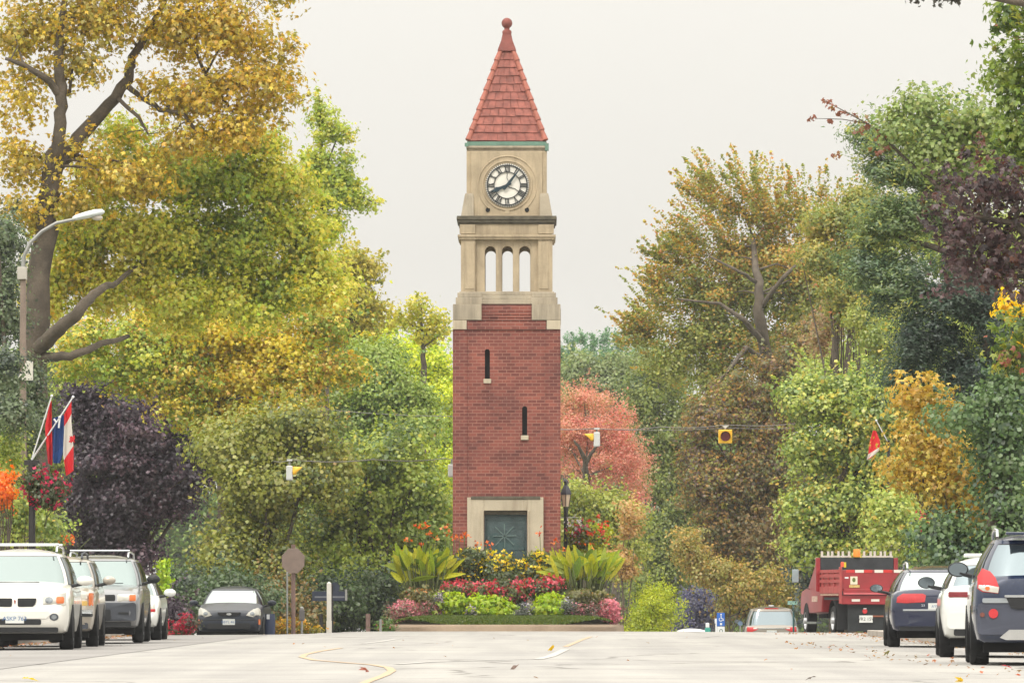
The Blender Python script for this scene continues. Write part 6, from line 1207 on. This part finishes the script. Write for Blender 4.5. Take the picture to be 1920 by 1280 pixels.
tree('dark_shrub', 'dark blue green shrub at the left of the red truck cab', 172, [(1518, 1085, 22, 40), (1524, 1130, 20, 30), (1530, 1050, 24, 30)], [(3, (79, 92, 86)), (2, (100, 108, 100)), (1, (129, 129, 129))], .11, dens=26, per=30, rc=.34, seed=41, base=1510, tr=.05, cat='shrub', group=GR)
tree('honey_locust', 'tall dark blue green tree filling the upper right', 124,
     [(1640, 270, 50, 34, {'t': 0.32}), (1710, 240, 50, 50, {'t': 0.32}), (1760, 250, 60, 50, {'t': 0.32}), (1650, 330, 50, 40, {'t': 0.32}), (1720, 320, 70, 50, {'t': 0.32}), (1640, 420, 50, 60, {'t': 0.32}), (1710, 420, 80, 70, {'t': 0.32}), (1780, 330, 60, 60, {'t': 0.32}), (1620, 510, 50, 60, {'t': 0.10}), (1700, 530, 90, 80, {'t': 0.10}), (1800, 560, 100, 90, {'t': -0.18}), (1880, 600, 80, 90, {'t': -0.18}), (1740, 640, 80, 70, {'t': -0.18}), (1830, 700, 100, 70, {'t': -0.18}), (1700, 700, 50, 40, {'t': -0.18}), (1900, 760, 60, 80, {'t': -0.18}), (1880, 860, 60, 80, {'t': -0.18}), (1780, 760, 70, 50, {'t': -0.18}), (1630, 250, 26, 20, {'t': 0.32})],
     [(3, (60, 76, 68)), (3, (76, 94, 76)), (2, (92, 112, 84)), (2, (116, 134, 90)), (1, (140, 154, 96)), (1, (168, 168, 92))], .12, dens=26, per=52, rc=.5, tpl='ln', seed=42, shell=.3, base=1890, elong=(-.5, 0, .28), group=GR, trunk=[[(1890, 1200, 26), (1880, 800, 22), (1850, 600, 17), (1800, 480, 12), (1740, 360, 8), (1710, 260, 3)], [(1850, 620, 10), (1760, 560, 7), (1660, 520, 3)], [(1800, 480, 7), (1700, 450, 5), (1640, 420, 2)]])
tree('pale_locust_top', 'light green crown above the dark blue green tree at upper right', 118, [(1680, 250, 40, 34), (1730, 290, 50, 30), (1740, 200, 46, 30), (1800, 230, 60, 44), (1690, 220, 24, 16), (1850, 240, 50, 60), (1790, 300, 70, 40), (1880, 330, 40, 70)], [(3, (122, 140, 84)), (3, (140, 154, 94)), (1, (166, 166, 94)), (1, (96, 116, 82))], .11, dens=22, per=30, rc=.42, seed=43, shell=.3, base=2080, trunk=[[(2080, 1240, 16), (2060, 600, 12), (1960, 360, 7), (1850, 270, 4), (1740, 220, 1.5)]], group=GR)  # separate crown, its leaf palette a paler green than the locust behind
tree('orange_yellow_maple', 'orange and yellow maple between the feathery maple and the dark tree', 186, [(1560, 430, 50, 46), (1600, 400, 40, 40), (1540, 490, 50, 40), (1590, 480, 46, 50), (1620, 370, 34, 30), (1560, 540, 40, 40), (1600, 580, 36, 50)], [(3, (190, 160, 90)), (2, (172, 164, 88)), (3, (136, 146, 78)), (1, (202, 146, 106))], .12, dens=22, per=30, rc=.42, tpl='mp', seed=44, shell=.35, base=1590, tr=.14, group=GR)
tree('rose_maple', 'rose tinted small maple between the feathery maple and the dark tree', 188, [(1560, 610, 30, 30), (1580, 560, 26, 30), (1540, 640, 26, 24)], [(3, (172, 138, 118)), (2, (164, 138, 104)), (2, (150, 142, 92))], .11, dens=26, per=26, rc=.36, seed=45, base=1560, tr=.1, group=GR)
tree('lime_birch', 'yellow green tree in front of the rose maple below the dark tree', 182, [(1640, 640, 40, 40), (1610, 600, 24, 30), (1660, 690, 40, 34), (1680, 590, 26, 26, {'d': .6}), (1720, 740, 60, 40)], [(3, (150, 154, 80)), (2, (124, 138, 72)), (1, (190, 166, 84))], .11, dens=24, per=28, rc=.38, seed=46, base=1640, tr=.12, group=GR)
tree('golden_ash', 'golden yellow drooping tree above the parked cars at right', 113, [(1735, 820, 46, 36), (1708, 880, 36, 32), (1775, 850, 50, 34), (1765, 915, 60, 38), (1822, 895, 44, 30), (1800, 968, 52, 34), (1850, 985, 40, 34), (1715, 745, 38, 32), (1760, 760, 30, 24)], GLD2, .115, dens=21, per=30, rc=.42, tpl='mp', seed=47, shell=.35, droop=1.0, base=1830, tr=.15, group=GR)
tree('green_hedge_tree', 'mid green tree in front of the dark trunk at the right edge', 111, [(1900, 720, 40, 60), (1870, 780, 44, 50), (1900, 820, 40, 60), (1850, 840, 30, 40), (1885, 880, 50, 60), (1880, 950, 50, 50), (1800, 780, 40, 40), (1780, 1000, 40, 40), (1890, 1000, 60, 60), (1740, 1010, 36, 30), (1830, 1050, 80, 40), (1780, 1050, 50, 30)], [(3, (82, 104, 72)), (3, (100, 122, 78)), (2, (68, 88, 68)), (1, (134, 152, 86))], .11, dens=22, per=32, rc=.4, seed=48, base=1860, tr=.15, group=GR)
tree('purple_leaf_maple', 'purple brown maple branch with large leaves at the right edge', 93, [(2070, 400, 120, 140, {'d': .7}), (2150, 460, 120, 130, {'d': .7}), (2100, 280, 110, 90, {'d': .7}), (1800, 370, 40, 60, {'d': .9}), (1850, 350, 56, 54), (1900, 370, 40, 70), (1780, 430, 36, 44), (1840, 440, 60, 56), (1900, 460, 50, 60), (1850, 520, 60, 40), (1800, 500, 36, 36), (1920, 540, 40, 50)], [(3, (70, 50, 52)), (3, (58, 46, 48)), (2, (84, 64, 64)), (1, (112, 90, 90)), (1, (98, 62, 46)), (2, (74, 84, 56))], .115, dens=11, per=20, rc=.32, tpl='mp', seed=49, shell=.3, base=2060, trunk=[[(2060, 1260, 30), (2050, 700, 24), (2000, 500, 14), (1900, 420, 7), (1800, 400, 2)], [(2000, 500, 8), (1920, 520, 5), (1830, 510, 2)]], group=GR, droop=1.2)
tree('green_maple', 'mid green maple dropping in from the top right corner', 96, [(2080, 80, 130, 120, {'d': .6}), (2150, 240, 120, 140, {'d': .6}), (2030, 320, 70, 90, {'d': .6}), (1900, 40, 34, 50), (1890, 110, 26, 30), (1880, 150, 18, 22), (1910, 200, 30, 60), (1930, 270, 40, 60), (1900, 250, 22, 30), (1935, 120, 30, 80), (1885, 330, 26, 40), (1920, 620, 26, 40), (1900, 680, 40, 30)], [(3, (112, 132, 64)), (3, (130, 146, 70)), (2, (84, 104, 56)), (1, (158, 162, 78)), (1, (170, 112, 96))], .125, dens=26, per=18, rc=.32, tpl='mp', seed=50, shell=.3, base=2100, trunk=[[(2100, 1260, 28), (2090, 600, 22), (2040, 300, 14), (1960, 160, 7), (1890, 120, 2)], [(2040, 300, 8), (1960, 290, 5), (1890, 330, 2)], [(1960, 160, 5), (1925, 60, 3), (1895, 20, 1)]], group=GR, droop=1.0)
tree('gold_sprig_maple', 'small sprig of bright gold leaves at the right edge over dark foliage', 100, [(2040, 640, 80, 80, {'d': .4}), (2110, 560, 100, 90, {'d': .4}), (2130, 700, 90, 80, {'d': .4}), (1900, 578, 22, 12), (1915, 590, 16, 12), (1916, 650, 10, 8)], [(3, (242, 203, 57)), (1, (226, 174, 53))], .125, dens=60, per=16, rc=.2, tpl='mp', seed=51, base=2100, trunk=[[(2100, 1260, 14), (2080, 700, 10), (1990, 600, 4), (1910, 585, 1)]], group=GR)
TWIG = [(2, (150, 118, 82)), (2, (140, 92, 74)), (2, (170, 136, 84))]
tree('red_twig_maple', 'sparse red leaved twigs reaching left into the sky at upper right', 118, [(2050, 480, 90, 90, {'d': 8}), (2110, 380, 100, 90, {'d': 8}), (2040, 560, 80, 70, {'d': 8}), (1548, 190, 6, 4), (1560, 200, 8, 4), (1527, 222, 5, 4), (1558, 228, 7, 4), (1582, 210, 12, 8), (1605, 222, 14, 8), (1622, 232, 12, 7), (1640, 240, 14, 8), (1655, 256, 10, 10), (1612, 250, 8, 8), (1640, 280, 10, 10), (1568, 293, 4, 3), (1662, 272, 14, 10)], TWIG, .11, dens=9, per=4, rc=.1, tpl='mp', seed=52, shell=.1, sprig=0, base=2060, trunk=[[(2060, 1240, 14), (2000, 600, 10), (1820, 400, 5), (1700, 300, 3.4), (1640, 240, 1.6), (1590, 212, 1), (1545, 188, .6)], [(1630, 232, 1), (1580, 224, .8), (1527, 222, .5)]], group=GR)
tree('overhanging_branch', 'few dark leaf tips hanging in at the very top right', 90, [(2100, -60, 110, 90, {'d': .4}), (2200, 40, 120, 120, {'d': .4}), (2030, -110, 90, 60, {'d': .4}), (1735, -8, 22, 8), (1775, -10, 20, 10), (1715, -4, 4, 6), (1768, -2, 5, 6), (1792, -1, 4, 6)], [(3, (78, 74, 64)), (1, (112, 109, 71))], .11, dens=40, per=9, rc=.14, tpl='mp', seed=53, sprig=0, base=2150, trunk=[[(2150, 1260, 30), (2140, 400, 20), (1990, 20, 9), (1800, -16, 4), (1710, -10, 1.5)]], group=GR)
tree('backing_maple', 'yellow green tree filling the gap behind the dark blue green tree at right', 215, [(1560, 700, 60, 60), (1640, 660, 70, 70), (1720, 640, 80, 80), (1800, 640, 80, 90), (1880, 640, 80, 90), (1680, 760, 80, 80), (1780, 780, 90, 80), (1880, 800, 80, 90), (1740, 900, 120, 80), (1860, 940, 90, 90), (1700, 1010, 100, 60), (1820, 1040, 110, 60), (1640, 560, 50, 50), (1700, 420, 60, 70), (1780, 440, 70, 90), (1870, 480, 70, 100), (1640, 480, 40, 50), (1800, 320, 80, 60)], LTG, .15, dens=13, per=36, rc=.6, seed=90, base=1760, tr=.2, group=GR)
tree('backing_maple', 'green tree showing between the ivy tree and the purple maple at left', 205, [(40, 760, 60, 80), (110, 720, 50, 50), (90, 830, 60, 80), (140, 920, 60, 80), (60, 960, 70, 70), (110, 1030, 80, 60), (20, 860, 60, 90), (330, 760, 60, 40), (380, 820, 60, 60)], LTG, .14, dens=15, per=36, rc=.5, seed=91, base=90, tr=.18, group=GR)
tree('backing_maple', 'yellow green tree filling the gap under the bright golden tree left of the tower', 216, [(360, 740, 60, 50), (440, 740, 60, 60), (520, 740, 60, 60), (600, 740, 60, 60), (480, 800, 120, 50), (660, 720, 50, 60)], YG, .15, dens=14, per=36, rc=.55, seed=92, base=480, tr=.18, group=GR)
# far wooded slope beyond everything, too dense to count
rng = np.random.default_rng(77); bl = []
for k in range(64):
    px = -150+k*32+rng.uniform(-10, 10); top = 800 if px > 1040 else (760 if px > 330 else 640)
    bl.append((px, rng.uniform(top+60, top+110), 46, 60)); bl.append((px, rng.uniform(top+190, top+260), 50, 80)); bl.append((px, top+350, 50, 70))
cents, P, tone, axs, nbs = crown_points(bl, 470, 5, 34, 1.1, rng)
tag(leaf_mesh('far_woodland', P, .34*(.7+.6*rng.random(len(P))), palette([(3, (110, 138, 75)), (3, (129, 150, 79)), (1, (177, 169, 81)), (1, (97, 120, 77))], len(P), tone, .12, rng), 'rh', rng=rng), kind='stuff')
for sx, x0 in ((-1, -20), (1, 18)):   # hedges closing the view along the side streets
    pass

GAIN = 1.0
# ================================================================ sky, sun, camera
SKYC = (.90, .87, .805)
w = bpy.data.worlds.new('World'); SC.world = w; w.use_nodes = True; nt = w.node_tree; nt.nodes.clear(); N = nt.nodes.new; L = nt.links.new
out = N('ShaderNodeOutputWorld'); bg = N('ShaderNodeBackground'); bg.inputs[1].default_value = .1; L(bg.outputs[0], out.inputs[0])
SUN_EL, SUN_AZ = R(50), R(205)     # behind the camera, to the left
sky = N('ShaderNodeTexSky'); sky.sky_type = 'NISHITA'; sky.sun_disc = False; sky.sun_elevation = SUN_EL; sky.sun_rotation = SUN_AZ; sky.dust_density = 4
tc = N('ShaderNodeTexCoord'); sp_ = N('ShaderNodeSeparateXYZ'); L(tc.outputs['Generated'], sp_.inputs[0])
mr = N('ShaderNodeMapRange'); mr.inputs[1].default_value = .06; mr.inputs[2].default_value = 1; mr.inputs[3].default_value = 1; mr.inputs[4].default_value = 3.8; L(sp_.outputs['Z'], mr.inputs[0])
nz = N('ShaderNodeTexNoise'); nz.inputs['Scale'].default_value = 2.2; nz.inputs['Detail'].default_value = 5; L(tc.outputs['Generated'], nz.inputs['Vector'])
rr = N('ShaderNodeMapRange'); rr.inputs[1].default_value = .3; rr.inputs[2].default_value = .7; rr.inputs[3].default_value = .93; rr.inputs[4].default_value = 1.05; L(nz.outputs[0], rr.inputs[0])
ml = N('ShaderNodeMath'); ml.operation = 'MULTIPLY'; L(mr.outputs[0], ml.inputs[0]); L(rr.outputs[0], ml.inputs[1])
vm = N('ShaderNodeVectorMath'); vm.operation = 'SCALE'; vm.inputs[0].default_value = tuple(v*10 for v in SKYC); L(ml.outputs[0], vm.inputs['Scale'])
mx = N('ShaderNodeMix'); mx.data_type = 'RGBA'; mx.inputs[0].default_value = .95; L(sky.outputs[0], mx.inputs[6]); L(vm.outputs[0], mx.inputs[7]); L(mx.outputs[2], bg.inputs[0])
sd = bpy.data.lights.new('sun', 'SUN'); sd.energy = 1.5; sd.angle = R(14); sd.color = (1, .95, .87); so = bpy.data.objects.new('sun', sd); COL.objects.link(so)
# direction towards the sun: behind camera (-Y) and left (-X)
d = Vector((-math.cos(SUN_EL)*math.sin(R(25)), -math.cos(SUN_EL)*math.cos(R(25)), math.sin(SUN_EL))); so.rotation_euler = d.to_track_quat('Z', 'Y').to_euler(); so.location = (0, 0, 60)
cd = bpy.data.cameras.new('camera'); cam = bpy.data.objects.new('camera', cd); COL.objects.link(cam); SC.camera = cam
cam.location = (0, 0, CH); cam.rotation_euler = (PI/2, 0, 0); cd.sensor_width = 36; cd.lens = 36*F/1920; cd.shift_x = (960-VX)/1920; cd.shift_y = (HY-640)/1920; cd.clip_start = 1; cd.clip_end = 6000
SC.view_settings.view_transform = 'Standard'; SC.view_settings.look = 'None'; SC.view_settings.exposure = 0; SC.view_settings.gamma = 1
SC.render.engine = 'CYCLES'; SC.cycles.max_bounces = 6; SC.cycles.diffuse_bounces = 2; SC.cycles.transmission_bounces = 3; SC.cycles.transparent_max_bounces = 4
SC.cycles.use_denoising = True; SC.cycles.denoiser = 'OPENIMAGEDENOISE'; SC.cycles.denoising_input_passes = 'RGB_ALBEDO_NORMAL'; SC.cycles.denoising_prefilter = 'ACCURATE'

# ---- autumn haze: one closed box of even air round the whole scene
hz = MB().box(-915, -45, -16, 915, 1530, 42); m, nt, N, L = nodes('haze_air'); out = N('ShaderNodeOutputMaterial'); v = N('ShaderNodeVolumePrincipled')
v.inputs['Color'].default_value = (.93, .95, .97, 1); v.inputs['Density'].default_value = .0002; v.inputs['Anisotropy'].default_value = .2; L(v.outputs[0], out.inputs['Volume'])
o = hz.build('haze', m); o['kind'] = 'stuff'
SC.cycles.volume_bounces = 0
